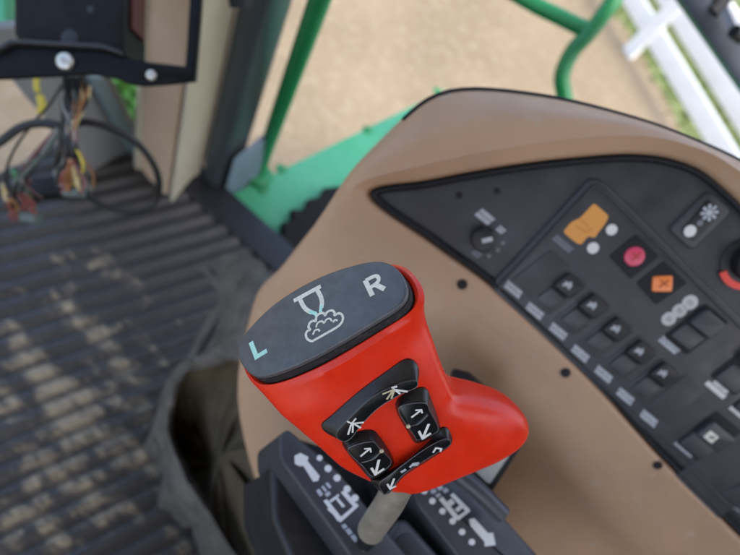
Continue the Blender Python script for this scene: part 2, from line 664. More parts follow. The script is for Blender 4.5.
# pale bead down the windscreen side
bd = Vector((b0.x - .006, b0.y + .004))
v, f = col([(bd.x - .008, bd.y - .004), (bd.x + .004, bd.y - .010), (bd.x + .010, bd.y), (bd.x - .002, bd.y + .02)], .004, HT)
obj('edge_bead', v, f, M['beige'], post)

# dark outer post
q0 = P(198, 184, -.02); q1 = P(215, 196, -.02); q2 = P(238, 179, -.02); q3 = P(236, 150, -.02)
dp = thing('door_post', (q1.x, q1.y, -.02), 'dark grey painted door post between the beige trim and the green rail', 'cab post')
v, f = col(roundpoly([(q0.x, q0.y), (q1.x, q1.y), (q2.x, q2.y), (q2.x - .03, q2.y + .03), (q0.x - .02, q0.y + .1)], .014, 3), -.05, HT)
obj('post_body', v, f, M['seal'], dp, sharp=40)
# lower corner block, its paler blue grey painting a glass reflection
c0 = P(219, 200, SZ); c1 = P(264, 174, SZ); c2 = P(252, 150, SZ)
v, f = col([(c0.x + .004, c0.y + .004), (c1.x, c1.y), (c1.x - .02, c1.y + .03), (c0.x, c0.y + .06)], SZ - .02, .12)
obj('reflection_block', v, f, mat('reflection_blue_grey', (.17, .21, .26), .4, .5, noise=((.12, .15, .19), 12, .35, .7)), dp, bevel=.004)
v, f = tube([W(238, -12, .62), W(241, 6, .63)], .013, 12, 3)
obj('rubber_stop', v, f, M['gasket'], dp)

# front window: sill frame and slanted lower glass frame members
wf = thing('front_window_frame', (FX0 - .05, -.1, 0), 'grey lower frame of the front window behind the loose wiring', 'window frame')
wp = Frame((FX0 - .012, 0, .0), (0, 1, 0), (0, 0, 1), (1, 0, 0))     # plane of the windscreen foot


def wpoly(px, z0=-.02, z1=0, e=.004):
    return prism(wp, [wp.hit(u, v_) for u, v_ in px], z0, z1, e)


v, f = wpoly([(58, 182), (62, 150), (54, 128), (30, 100), (12, 78), (-10, 30), (80, 20), (92, 60), (112, 78), (140, 132), (150, 195), (100, 188)], -.012, 0)
obj('lower_panel', v, f, M['winframe'], wf)
v, f = wpoly([(80, 70), (95, 70), (140, 150), (134, 160)], .002, .02, .005)
obj('slanted_bar', v, f, mat('teal_grey_paint', (.10, .17, .18), .4, .5, noise=((.16, .21, .22), 9, .35, .7)), wf)
v, f = wpoly([(60, 172), (95, 178), (136, 172), (136, 190), (95, 196), (60, 186)], .003, .03, .006)
obj('bottom_ledge', v, f, mat('dusty_grey_paint', (.21, .20, .17), .6, .3, noise=((.12, .12, .11), 12, .35, .7)), wf)
# leafy green beyond: clump of tall weeds outside the front window
cw = P(122, 95, GZ)
gv, gf = [], []
cb = W(120, 92, 1.25)
wl = thing('weed_clump', (cb.x, cb.y, GZ), 'clump of bright green weeds outside the front window', 'plant')
for k in range(700):
    b = cb + Vector((random.gauss(0, .05), random.gauss(0, .05), random.gauss(-.03, .07)))
    a = Vector((random.gauss(0, 1), random.gauss(0, 1), random.gauss(.4, .8))).normalized() * random.uniform(.025, .05)
    s = a.orthogonal().normalized() * random.uniform(.006, .011)
    o = len(gv)
    gv += [b, b + a * .5 + s, b + a, b + a * .5 - s]
    gf.append((o, o + 1, o + 2, o + 3))
obj('leaves', gv, gf, mat('weed_leaf', (.07, .24, .03), .5, .3, noise=((.12, .3, .05), 8, .35, .7)), wl, smooth=False)
sv = []
for k in range(9):
    a = random.uniform(0, 6.28)
    g0 = Vector((cb.x + .06 * math.cos(a), cb.y + .06 * math.sin(a), GZ))
    sv.append(tube([g0, g0.lerp(cb, .5) + Vector((.01, 0, 0)), cb + Vector((random.gauss(0, .03), random.gauss(0, .03), .02))], .005, 6, 4))
v, f = join(sv)
obj('stems', v, f, M['blade'], wl)

# dark blue door pillar at the right of the window, crossing in front of the fence
pl_ = thing('window_pillar', W(700, 60, .85), 'dark blue window pillar with a small clamp, crossing before the white fence', 'cab pillar')


def strip(px_l, px_r, d0, d1, th, m, name, parent, edge=.004):
    """a bar between two edges given along its length, with real thickness away from the viewer"""
    n = len(px_l)
    rings = []
    for i in range(n):
        d = d0 + (d1 - d0) * i / (n - 1)
        a, b = W(*px_l[i], d), W(*px_r[i], d)
        back_ = (a - CAM).normalized() * th
        s = (b - a)
        m1, m2 = a + s * .12 - back_ * .35, a + s * .62 - back_ * .4
        rings.append([a, m1, m2, b, b + back_ - s * .05, a + back_ + s * .05])
    v, f = loft(rings, True, True)
    return obj(name, v, f, m, parent, sharp=50)


strip([(644, -45), (675, 0), (701, 37), (726, 73), (788, 160), (900, 320), (1010, 480)], [(696, -45), (724, -2), (741, 36), (768, 73), (832, 160), (950, 320), (1070, 480)], .80, 1.06, .05, M['navy'], 'pillar_body', pl_)
v, f = tube([W(728, -12, .84), W(708, 12, .85)], .017, 12, 2)
obj('clamp', v, f, M['gasket'], pl_)
v, f = tube([W(734, 31, .83), W(742, 38, .84)], .010, 12, 2)
obj('clamp', v, f, M['gasket'], pl_)

# unseen cab roof, added to shade the seat, console and mat
rf = Frame((0, 0, 0), (1, 0, 0), (0, 1, 0), (0, 0, 1))
roof = thing('unseen_cab_roof', (.4, -.25, 1.72), 'unseen beige lined cab roof added to shade the console and the ribbed mat', 'roof')
v, f = prism(rf, roundpoly([(-.75, -1.15), (1.7, -1.15), (1.7, .66), (-.75, .66)], .12, 5), 1.76, 1.9, .03)
obj('roof_shell', v, f, M['green'], roof)
v, f = prism(rf, roundpoly([(-.70, -1.1), (1.65, -1.1), (1.65, .62), (-.70, .62)], .1, 5), 1.72, 1.758, 0)
obj('headliner', v, f, M['beige'], roof)

# unseen rear wall and seat, added to darken the interior and button reflections
rw = thing('unseen_rear_wall', (1.25, -.25, 0), 'unseen dark padded rear wall behind the operator seat, added to darken the cab', 'wall')
v, f = prism(rf, [(1.22, -1.12), (1.30, -1.12), (1.30, .64), (1.22, .64)], -.05, 1.15, .01)
obj('lower_wall', v, f, M['dark'], rw)
v, f = prism(rf, [(1.215, -1.0), (1.22, -1.0), (1.22, .5), (1.215, .5)], .35, 1.05, .0)
obj('padding', v, f, M['vinyl'], rw)
seat = thing('unseen_seat', (.45, -.42, 0), 'unseen black cloth operator seat behind the camera, added to darken reflections', 'seat')
cloth = mat('black_seat_cloth', (.018, .018, .02), .85, .2, noise=((.03, .03, .032), 40, .4, .7), bump=(900, .4, .0006))
v, f = prism(rf, roundpoly([(.32, -.66), (.80, -.66), (.80, -.16), (.32, -.16)], .07, 5), .40, .54, .05, 5)
obj('cushion', v, f, cloth, seat)
bkf = Frame((.80, -.41, .5), (0, 1, 0), (.16, 0, .987), (-.987, 0, .16))
v, f = prism(bkf, roundpoly([(-.25, -.04), (.25, -.04), (.23, .62), (-.23, .62)], .09, 6), -.06, .06, .04, 5)
obj('backrest', v, f, cloth, seat)
v, f = prism(rf, roundpoly([(.45, -.52), (.70, -.52), (.70, -.30), (.45, -.30)], .03, 4), .0, .41, .0)
obj('pedestal', v, f, M['dark'], seat)

# ================================================================== MONITOR BRACKET, SCREWS, WIRES (upper left)
BD = .56
bo = W(70, 60, BD)
bf = Frame(bo, C3(1, 0, 0), C3(0, 1, .0), C3(0, 0, 1))
bh = lambda px: [bf.hit(u, v_) for u, v_ in px]
br = thing('monitor_bracket', bo, 'black metal bracket with two screws and a bare upright arm at its right end', 'bracket')
outl = [(-30, 62), (0, 53), (15, 45), (104, 50), (125, 57), (150, 62), (185, 66), (187, 40), (191, -30), (203, -30), (200, 20), (195, 80), (170, 83), (143, 85), (128, 83), (117, 78), (93, 73), (0, 78), (-30, 78)]
v, f = prism(bf, bh(outl), -.006, 0, .0012)
obj('bracket_plate', v, f, M['blackmetal'], br)
v, f = prism(bf, bh([(-30, 62), (0, 53), (15, 45), (104, 50), (123, 56), (122, 52), (104, 46), (14, 41), (0, 49), (-30, 58)]), -.001, .006, .001)
obj('bracket_flange', v, f, mat('worn_black_edge', (.028, .028, .028), .35, .3), br)
for (u, v_), r in (((66, 62), .0088), ((152, 76), .0052)):
    c = bf.hit(u, v_)
    v, f = disc(bf, c, r, 0, .005, .0025)
    s = obj('screw', v, f, M['zinc'], br)
    v, f = disc(bf, c, r * .4, .0045, .0056, 0, 6)
    obj('socket', v, f, M['metal'], s)
mon = thing('monitor_box', W(60, 10, BD), 'black monitor box sitting behind the bracket flange', 'monitor')
v, f = prism(bf, bh([(8, -60), (122, -60), (121, 20), (121, 51), (104, 47), (16, 42), (8, 30)]), -.06, -.008, .004)
obj('case', v, f, M['monitor'], mon)
c = bf.hit(66, 35)
v, f = disc(bf, c, .009, -.009, -.0065, .001)
obj('round_plug', v, f, M['dark'], mon)
c = bf.hit(87, 6)
v, f = disc(bf, c, .004, -.009, -.0068, .001)
obj('round_plug', v, f, M['dark'], mon)
v, f = prism(bf, bh([(121.5, -40), (126, -40), (125, 20), (121.5, 20)]), -.05, -.02, .001)
obj('side_label', v, f, mat('dull_red_tape', (.07, .02, .015), .6, .3), mon)
# green bar end beyond the monitor at the picture edge
gb = thing('green_bracket', W(-4, 10, .75), 'green painted bar end just left of the monitor box', 'bar')
gf_ = Frame(W(0, 10, .75), C3(1, 0, 0), C3(0, 1, 0), C3(0, 0, 1))
v, f = prism(gf_, [gf_.hit(u, v_) for u, v_ in ((-60, -40), (2, -40), (6, 28), (-60, 28))], -.03, 0, .003)
obj('bar', v, f, M['sill'], gb)

CD = .60


def wire(name, pts, r, m, label=None, cat='cable', parent=None, d=CD, loc=None, group=None):
    P3 = [W(p[0], p[1], d + (p[2] if len(p) > 2 else 0)) for p in pts]
    v, f = tube(P3, r, 10, 8)
    o = obj(name, v, f, m, parent, loc=P3[0] if not parent else None)
    if label:
        tag(o, label, cat, group)
    return o


wire('cable_loop', [(66, 82, 0), (70, 106, .0), (66, 126, .01), (86, 122, .02), (118, 131, .04), (142, 148, .07), (157, 172, .10), (158, 195, .13), (145, 209, .14), (120, 211, .15), (98, 203, .14), (84, 190, .12), (80, 172, .10), (68, 150, .07)], .0042, M['cable'], 'thick black cable looping down to the floor before the beige post')
wire('cable', [(60, 126, .02), (40, 123, .02), (20, 128, .02), (0, 142, .02), (-30, 160, .03)], .0050, M['cable'], 'black cable running off toward the left picture edge')
wire('cable', [(62, 84, .02), (50, 104, .03), (34, 122, .04), (14, 150, .05), (6, 176, .08), (14, 196, .11)], .0016, M['cable'], 'thin black lead curving down left of the orange wires', 'cable')
har = thing('wiring_harness', W(70, 82, CD), 'bundle of black and orange wires hanging under the bracket, with open plugs', 'wiring')
for k, pts in enumerate((
        [(70, 78), (67, 100), (68, 125), (67, 150), (68, 172, .02)],
        [(75, 78), (72, 100), (71, 125), (73, 148), (78, 170, .02)],
        [(80, 78), (80, 98), (74, 120), (70, 145), (72, 168, .02)],
        [(66, 78), (64, 105), (64, 128), (60, 150), (56, 168, .02)])):
    wire('black_wire', pts, .0036, M['cable'], parent=har)
wire('orange_wire', [(88, 88, -.005), (84, 100, -.005), (78, 115, -.005), (74, 128, -.004), (73, 150), (82, 168, .02)], .0017, M['caborange'], parent=har)
wire('tan_wire', [(90, 86, -.002), (88, 98, -.002), (82, 112, 0), (76, 126, 0), (72, 145, 0), (76, 165, .02)], .0016, M['cabtan'], parent=har)
wire('yellow_wire', [(70, 140), (78, 152), (83, 164), (81, 176, .02), (72, 187, .03)], .0015, M['yellow'], parent=har)
for k, (m, a) in enumerate((('cabpink', (66, 166)), ('cabred', (72, 178)), ('caborange', (69, 190)), ('cabtan', (78, 186)), ('cabpink', (82, 189)), ('cabgrey', (74, 168)), ('cabred', (64, 187)))):
    for q in range(2):
        wire('plug_wire', [(68 + k, 160, .0), (a[0] + random.uniform(-4, 4), a[1] - 8, .02), (a[0] + random.uniform(-3, 3), a[1] - 1, .024), (a[0] + random.uniform(-3, 3), a[1] + random.uniform(2, 6), .03)], random.uniform(.0014, .0023), M[m], parent=har)
strand = random.Random(11)
for k in range(16):
    u0 = strand.uniform(63, 84)
    m_ = strand.choice(['cable', 'cable', 'cable', 'cabgrey', 'caborange', 'cabtan', 'cabred', 'cabwhite'])
    u1 = strand.uniform(56, 92)
    wire('thin_wire', [(u0, 80), (u0 + strand.uniform(-5, 5), 104, -.004), (70 + strand.uniform(-5, 6), 128, -.004), (70 + strand.uniform(-8, 8), 150), (u1, 172, .02), (u1 + strand.uniform(-6, 6), 186, .03)], strand.uniform(.0009, .0015), M[m_], parent=har)
pf = Frame(W(72, 188, CD + .03), C3(1, 0, 0), C3(0, 1, 0), C3(0, 0, 1))
v, f = box(pf, (0, -.004), (.020, .011), -.012, .004, .003)
obj('plug_body', v, f, M['cabgrey'], har)
wire('cable_clip', [(38, 92), (36, 84), (38, 74)], .0034, M['yellow'], 'bright yellow plastic clip on the window frame', 'clip', d=.72)
wire('cable_clip', [(40, 96), (42, 106), (40, 114)], .0048, M['yellow'], 'larger yellow connector just below the small yellow clip', 'clip', d=.72)
har2 = thing('wiring_harness', W(55, 130, CD), 'pale grey wires ending in a red and green plug lying by the mat', 'wiring')
wire('white_wire', [(58, 128), (42, 145, .02), (28, 160, .04), (20, 176, .07), (16, 190, .09)], .0018, M['cabwhite'], parent=har2)
wire('grey_wire', [(60, 130), (48, 148, .02), (30, 168, .05), (15, 182, .08)], .0028, M['cabgrey'], parent=har2)
wire('black_wire', [(50, 142, .02), (34, 160, .05), (14, 192, .09), (20, 206, .1)], .0026, M['cable'], parent=har2)
for k, (m, a) in enumerate((('cabred', (24, 208)), ('cabpink', (29, 206)), ('caborange', (16, 212)), ('cabred', (33, 210)), ('cabgreen', (18, 184)), ('cabpink', (27, 182)), ('cabred', (12, 216)), ('cabtan', (8, 198)))):
    for q in range(2):
        wire('plug_wire', [(a[0] - 6, a[1] - 14, .09), (a[0] + random.uniform(-5, 3), a[1] - 6, .1), (a[0] + random.uniform(-4, 4), a[1], .105), (a[0] + random.uniform(0, 5), a[1] + random.uniform(2, 7), .11)], random.uniform(.0014, .0023), M[m], parent=har2)
for k in range(14):
    u1, v1 = strand.uniform(6, 44), strand.uniform(196, 216)
    m_ = strand.choice(['cable', 'cable', 'cabgrey', 'cabgreen', 'cabtan', 'cabred', 'cabwhite', 'cabpink'])
    wire('thin_wire', [(58 + strand.uniform(-3, 3), 128), (44 + strand.uniform(-6, 6), 148, .02), (24 + strand.uniform(-8, 8), 172, .06), ((u1 + 18) / 2, 188 + strand.uniform(-4, 4), .09), (u1, v1, .11)], strand.uniform(.0009, .0014), M[m_], parent=har2)
pf = Frame(W(28, 217, CD + .11), C3(.94, -.2, 0), C3(.2, .94, 0), C3(0, 0, 1))
v, f = box(pf, (0, 0), (.024, .014), -.014, .004, .004)
obj('plug_body', v, f, M['cabgrey'], har2)
# connector block lying on the floor edge below
bb = W(45, 186, .74)
pf = Frame(bb, C3(.98, .1, 0), C3(-.1, .98, 0), C3(0, 0, 1))
v, f = box(pf, (0, 0), (.075, .028), -.03, 0, .005)
tag(obj('connector_block', v, f, M['gasket'], loc=bb), 'flat black connector block behind the hanging plugs', 'connector')

# ================================================================== RIGHT CONSOLE
pn_c = Vector((-.05, -.30, .95)).normalized()
PN = RW @ pn_c
PO = W(600, 320, .45)
e1 = (W(650, 361.5, .45) - PO)
e1 = (e1 - PN * e1.dot(PN)).normalized()        # along the console
e2 = PN.cross(e1)                                # across it, away from the operator
PF = Frame(PO, e1, e2, PN)


def pd(u, v_, z=0):
    x, y = PF.hit(u, v_, z)
    return -(RW.transposed() @ (PF(x, y, z) - CAM)).z


g1 = [(370, 195), (430, 181), (500, 168), (570, 159), (640, 155), (690, 165), (722, 186), (760, 225), (830, 310), (880, 420), (880, 540), (840, 620), (790, 585), (735, 531), (660, 456), (590, 378), (500, 293), (435, 245)]
g2 = [(352, 192, -.004), (425, 165, -.007), (500, 149, -.008), (570, 139, -.008), (645, 136, -.008), (705, 151, -.008), (745, 175, -.008), (800, 215, -.005), (880, 300, 0), (940, 420, 0), (940, 560, 0), (880, 680, 0), (800, 640, 0), (718, 548, .0), (638, 471, .0), (567, 396, .0), (478, 310, .0), (412, 256, .0)]
g2b = [(344, 194, .0), (408, 143, -.004), (480, 118, .0), (560, 114, .0), (640, 124, 0), (703, 146, 0), (750, 172, 0), (815, 212, .01), (900, 300, .01), (960, 420, .01), (960, 580, .01), (880, 720, .0), (790, 690, .006), (680, 585, .005), (600, 505, .005), (530, 420, .004), (442, 335, .004), (382, 272, .004)]
g3 = [(335, 200, .01), (394, 129, .015), (449, 92, .03), (540, 96, .03), (635, 119, .02), (702, 144, .01), (757, 170, .01), (830, 208, .03), (930, 300, .03), (980, 420, .03), (980, 600, .03), (880, 760, .02), (760, 720, .03), (640, 620, .03), (560, 540, .03), (490, 455, .03), (400, 372, .025), (345, 295, .015)]
g4 = [(325, 212, .025), (388, 137, .035), (450, 97, .05), (540, 102, .05), (635, 126, .04), (702, 152, .03), (757, 180, .03), (840, 220, .05), (950, 310, .05), (990, 420, .05), (990, 620, .05), (880, 790, .06), (600, 800, .06), (420, 720, .06), (300, 560, .06), (246, 420, .05), (255, 306, .045), (284, 264, .035)]
g5 = [(345, 222, .07), (405, 150, .08), (460, 120, .09), (540, 125, .09), (635, 150, .08), (702, 180, .08), (757, 210, .08), (840, 260, .1), (930, 350, .1), (960, 440, .1), (960, 600, .1), (860, 740, .1), (610, 740, .1), (450, 660, .1), (340, 540, .1), (300, 420, .1), (295, 330, .09), (310, 280, .08)]
bl = [400]


def ringpts(g, z=None):
    out = []
    for q in g:
        if len(q) == 2:
            out.append(W(q[0], q[1], pd(*q)) if z is None else PF(*PF.hit(q[0], q[1], 0), z))
        else:
            out.append(W(q[0], q[1], pd(q[0], q[1]) + q[2]))
    return [tuple(p) for p in out]


console = thing('side_console', (PO.x, PO.y, 0), 'brown moulded side console carrying a dark switch panel', 'console')
K = 6
R = [spline(ringpts(g1, -.012), K), spline(ringpts(g1, -.004), K)]
g1w = [(q[0], q[1]) for q in g1]
# lip just outside the panel outline
out2 = [PF.hit(*q) for q in g1w]
big = inset(out2, -.003)
R.append([Vector(p) for p in spline([tuple(PF(x, y, .0015)) for x, y in big], K)])
keyrings = [spline(ringpts(g), K) for g in (g2, g2b, g3, g4, g5)]
lipr = R[2]
R.append([a.lerp(b, .84) for a, b in zip(lipr, keyrings[0])])
R.append(keyrings[0])
R.append([a.lerp(b, .10) for a, b in zip(keyrings[0], keyrings[1])])
R += keyrings[1:]
# refine across rings
ncol = len(R[0])
cols = []
for j in range(ncol):
    c = [R[0][j], R[1][j]] + [q for q in spline([tuple(R[i][j]) for i in range(2, len(R))], 5, False)]
    cols.append(c)
rings = [[cols[j][i] for j in range(ncol)] for i in range(len(cols[0]))]
v, f = loft(rings)
obj('housing', v, f, M['brown'], console, sharp=75)
# pedestal under the housing, down to the floor
ped = []
for i, zc in enumerate((.60, .45, .2, .0)):
    cxy = Vector((PO.x + .10, PO.y + .03, 0))
    rr = []
    for j in range(24):
        a = 2 * math.pi * j / 24
        rr.append(Vector((cxy.x + .20 * math.copysign(abs(math.cos(a)) ** .6, math.cos(a)), cxy.y + .05 * math.copysign(abs(math.sin(a)) ** .6, math.sin(a)), zc)))
    ped.append(rr)
v, f = loft(ped, True, True)
obj('pedestal', v, f, M['dark'], console)
# screws in the brown flank
for u, v_ in ((462, 284), (565, 372), (657, 464)):
    bx, by = PF.hit(u, v_)
    v, f = disc(PF, (bx, by), .0042, -.004, .0028, .001)
    obj('screw_cap', v, f, M['gasket'], console)

# black tray behind the panel
tray = inset([tuple(p) for p in spline([PF.hit(*q) for q in g1], 6)], -.005)
v, f = prism(PF, tray, -.04, -.0062, 0)
obj('panel_tray', v, f, M['gasket'], console, sharp=40)
seal_ring = spline(ringpts(g3), K)
v, f = tube(seal_ring[K * 1 + 1:K * 7 + 1], .0021, 10, 0)
obj('edge_seal', v, f, M['gasket'], console)
# --- dark panel
po = [tuple(p) for p in spline([PF.hit(*q) for q in g1], 6)]
po = inset(po, .0022)
v, f = prism(PF, po, -.02, -.004, .0015)
panel = obj('control_panel', v, f, M['panel'], console, sharp=40)
gk = inset([tuple(p) for p in spline([PF.hit(*q) for q in g1], 6)], .0002)
gi = inset(gk, .0038)
v = [PF(x, y, -.0022) for x, y in gk] + [PF(x, y, -.0038) for x, y in gi]
n_ = len(gk)
f = [(j, (j + 1) % n_, n_ + (j + 1) % n_, n_ + j) for j in range(n_)]
obj('gasket', v, f, M['gasket'], console, solid=.003)

Z0 = -.004


def pp(px):
    return [PF.hit(u, v_, Z0) for u, v_ in px]


def quad(c, a, b, la, lb):
    """picture parallelogram: centre, unit-ish directions a/b (picture), half lengths"""
    return [(c[0] + a[0] * la * s + b[0] * lb * t, c[1] + a[1] * la * s + b[1] * lb * t) for s, t in ((-1, -1), (1, -1), (1, 1), (-1, 1))]


DA = Vector((.77, .64)); DB = Vector((.79, -.61))      # along / across directions in the picture
DB2 = Vector((.80, -.60))
sp = roundpoly(pp([(487, 287), (590, 177), (603, 181), (760, 338), (880, 470), (850, 580), (780, 556), (734, 517), (650, 437)]), .010, 5)
v, f = prism(PF, sp, Z0 - .002, Z0 + .0035, .0028, 4)
sub = obj('switch_panel', v, f, M['panel2'], panel, sharp=50)
lipo = inset(sp, .006); lipi = inset(sp, .0072)
ZP = Z0 + .0035
_z0 = Z0
Z0 = ZP
v = [PF(x, y, ZP + .0008) for x, y in inset(sp, .0045)] + [PF(x, y, ZP + .0008) for x, y in inset(sp, .0058)]
n_ = len(sp)
f = [(j, (j + 1) % n_, n_ + (j + 1) % n_, n_ + j) for j in range(n_)]
obj('panel_bead', v, f, M['panel'], panel, solid=.0015)


def part(name, geo, m, parent=panel, **k):
    v, f = geo
    return obj(name, v, f, m, parent, **k)


def label_px(c, la, lb, m='greyprint', lines=2, a=DA, b=DB, z=None):
    """printed caption: small bars of lettering"""
    zz = ZP if z is None else z
    geo = []
    n = max(4, int(la * 2 / 2.6))
    for r in range(lines):
        off = (r - (lines - 1) / 2) * (2 * lb / lines)
        for k in range(n):
            s0 = -la + 2 * la * k / n
            s1 = s0 + 2 * la / n * random.uniform(.78, .96)
            h = lb / lines * .86
            geo.append(patch(PF, [PF.hit(c[0] + a[0] * s + b[0] * (off + t), c[1] + a[1] * s + b[1] * (off + t), zz) for s, t in ((s0, -h), (s1, -h), (s1, h), (s0, h))], zz))
    v, f = join(geo)
    return obj('caption', v, f, M[m], panel, smooth=False)


# rocker switches: five in a row
tops = [(568, 284.6), (592.4, 305), (616, 328.4), (639.5, 351), (663, 373)]
lows = [(550, 297.6), (574.6, 318.7), (599, 341), (622.6, 364), (646, 386.8)]
for t, l in zip(tops, lows):
    c = ((t[0] + l[0]) / 2 - 1, (t[1] + l[1]) / 2 + 1)
    fr_px = quad(c, DA, DB, 13.5, 25)
    wellp = roundpoly(pp(fr_px), .003, 3)
    sw = part('rocker_switch', prism(PF, wellp, ZP - .001, ZP + .0006, .0004), M['panel'])
    part('lower_pad', prism(PF, roundpoly(pp(quad(l, DA, DB, 9, 9.5)), .002, 3), ZP, ZP + .0022, .0008), M['pad'], sw)
    tp = pp(quad(t, DA, DB, 10.5, 10))
    # upper half stands proud and slopes
    part('upper_pad', prism(PF, roundpoly(tp, .002, 3), ZP, ZP + .0048, .0015), M['dark'], sw)
    mid = pp(quad(((t[0] + l[0]) / 2, (t[1] + l[1]) / 2), DA, DB, 10, 4))
    part('rocker_valley', prism(PF, mid, ZP, ZP + .0009, 0), M['gasket'], sw)
    ic = PF.hit(t[0], t[1], ZP + .0049)
    geo = [stroke(PF, [(ic[0] - .003, ic[1] + .001), (ic[0], ic[1] - .0015), (ic[0] + .003, ic[1] + .0015)], .0018, ZP + .0049),
           stroke(PF, [(ic[0] - .003, ic[1] - .003), (ic[0] + .001, ic[1] + .003), (ic[0] + .003, ic[1] - .0025)], .0018, ZP + .0049)]
    part('switch_symbol', join(geo), M['greyprint'], sw, smooth=False)
for c in [(513.6, 289.5), (535, 311), (558.4, 331.6), (580.4, 353.7), (603.8, 374.4), (625.5, 396.5), (649, 418.6)]:
    label_px(c, 9.5, 4.6, 'greyprint', 2, b=Vector((.5, -.8)))
# blank covers
for c in ((541, 274), (676, 399)):
    part('blank_cover', prism(PF, roundpoly(pp(quad(c, DA, DB, 14, 26)), .003, 3), ZP - .001, ZP + .0007, .0005), M['panel'])
# rotary knob on the outer panel
kc = PF.hit(482, 238, _z0)
kn = part('rotary_knob', disc(PF, kc, .0095, _z0, _z0 + .010, .002, 32), M['dark'])
v, f = stroke(PF, [(kc[0] - .001, kc[1] - .001), (kc[0] + .004, kc[1] + .0055)], .0036, _z0 + .0101)
obj('pointer', v, f, M['greyprint'], kn, smooth=False)
label_px((485, 217), 8.5, 5.5, 'greyprint', 2, z=_z0)
label_px((501, 230), 4, 3.5, 'greyprint', 2, z=_z0)
label_px((477, 254), 4.5, 3.5, 'faintprint', 2, z=_z0)
for (u, v_) in ((503, 243), (498, 250), (489, 256)):
    c = PF.hit(u, v_, _z0)
    part('tick_mark', disc(PF, c, .0018, _z0, _z0 + .0002, 0, 10), M['faintprint'])
for (u, v_) in ((459, 195), (497, 191)):
    c = PF.hit(u, v_, _z0)
    part('screw_cap', disc(PF, c, .0026, _z0, _z0 + .0009, .0004, 14), M['gasket'])
# orange harvester pictogram
og = [(594, 203), (609, 216), (605, 224), (597, 234), (595, 238), (588, 236), (581, 245), (575, 242), (563, 232), (571, 222), (580, 218)]
part('harvester_pictogram', patch(PF, roundpoly(pp(og), .0022, 3), ZP), M['orange'], smooth=False)
v, f = join([stroke(PF, pp([(576, 226), (586, 232), (592, 228)]), .0008, ZP + .0003), stroke(PF, pp([(580, 219), (588, 226)]), .0008, ZP + .0003)])
obj('pictogram_line', v, f, mat('dark_orange_print', (.5, .19, .03), .5, .3), panel, smooth=False)
for (u, v_), r in (((611.6, 229.7), .0043), ((593, 248), .0045)):
    c = PF.hit(u, v_, ZP)
    part('white_dot', disc(PF, c, r, ZP, ZP + .0003, 0), M['white'])
label_px((563, 244), 11, 3.6, 'faintprint', 2)
# warning lamps
for px, c, m, r, n in (([(636, 234), (659, 256), (630.5, 279), (609, 256)], (633.8, 256), 'magenta', .0078, 28), ([(664, 261), (687, 283), (656, 304.6), (636, 283)], (661.6, 283), 'lampor', .0084, 4)):
    wl_ = part('warning_lamp', prism(PF, roundpoly(pp(px), .002, 3), ZP - .001, ZP + .0008, .0004), M['gasket'])
    cc = PF.hit(*c, ZP)
    if n == 4:
        g = prism(PF, roundpoly(pp([(652, 276), (672, 275), (671, 291), (651, 291)]), .002, 3), ZP, ZP + .0022, .0008)
    else:
        g = disc(PF, cc, r, ZP, ZP + .0025, .001, n)
    ln = part('lens', g, M[m], wl_)
    geo = [stroke(PF, [(cc[0] - .004, cc[1] + .001), (cc[0] + .004, cc[1] + .001)], .0008, ZP + .0026), stroke(PF, [(cc[0], cc[1] - .004), (cc[0] + .001, cc[1] + .005)], .0008, ZP + .0026)]
    part('lens_mark', join(geo), mat('dark_lens_print_' + m, (.35, .06, .03), .5, .3), wl_, smooth=False)
# three pale discs
for (u, v_), r in (((689.8, 302.4), .0062), ((679.4, 310.5), .0058), ((668.7, 318.7), .0058)):
    c = PF.hit(u, v_, ZP)
    dd = part('pale_disc', disc(PF, c, r, ZP, ZP + .0006, .0002), mat('pale_disc_print', (.50, .50, .48), .5, .3) if 'pale_disc_print' not in bpy.data.materials else bpy.data.materials['pale_disc_print'])
    v, f = join([stroke(PF, [(c[0] + k * .0018 - .0018, c[1] - .002), (c[0] + k * .0018 - .0018, c[1] + .002)], .0006, ZP + .0007) for k in range(3)])
    obj('disc_mark', v, f, M['faintprint'], dd, smooth=False)


def rocker_px(c, la, lb, top, low, ht=.006):
    sw = part('rocker_switch', prism(PF, roundpoly(pp(quad(c, DA, DB, la, lb)), .003, 3), ZP - .001, ZP + .0007, .0004), M['gasket'])
    part('lower_pad', prism(PF, roundpoly(pp(quad(low, DA, DB, la * .8, lb * .38)), .002, 3), ZP, ZP + .0022, .0008), M['pad'], sw)
    part('upper_pad', prism(PF, roundpoly(pp(quad(top, DA, DB, la * .85, lb * .42)), .002, 3), ZP, ZP + ht, .0015), M['pad'], sw)
    return sw


rocker_px((696, 329), 15, 27, (705, 322), (687, 336))
label_px((669.6, 345), 11, 4.5)
rocker_px((747, 366), 16, 32, (757, 357), (733, 378))
label_px((715.7, 390), 12, 3.2, 'white', 1)
label_px((721, 387), 9, 2.6, 'white', 1)
rocker_px((764, 400), 16, 26, (772, 392), (752, 408))
label_px((738, 411), 8, 4.5, 'white', 2)
s4 = rocker_px((709, 437), 17, 26, (713, 434), (697, 445))
ic = PF.hit(711, 437, ZP + .0062)
v, f = box(PF, ic, (.010, .008), ZP + .006, ZP + .0066, .0002)
obj('switch_symbol', v, f, M['cream'], s4)
v, f = join([stroke(PF, [(ic[0] - .003, ic[1]), (ic[0] + .003, ic[1] + .0005)], .001, ZP + .0067), stroke(PF, [(ic[0], ic[1] - .002), (ic[0] + .0015, ic[1] + .003)], .001, ZP + .0067)])
obj('symbol_line', v, f, M['dark'], s4, smooth=False)
label_px((684.6, 449), 11, 3.2, 'greyprint', 2)
label_px((736, 505), 9, 4, 'greyprint', 2)
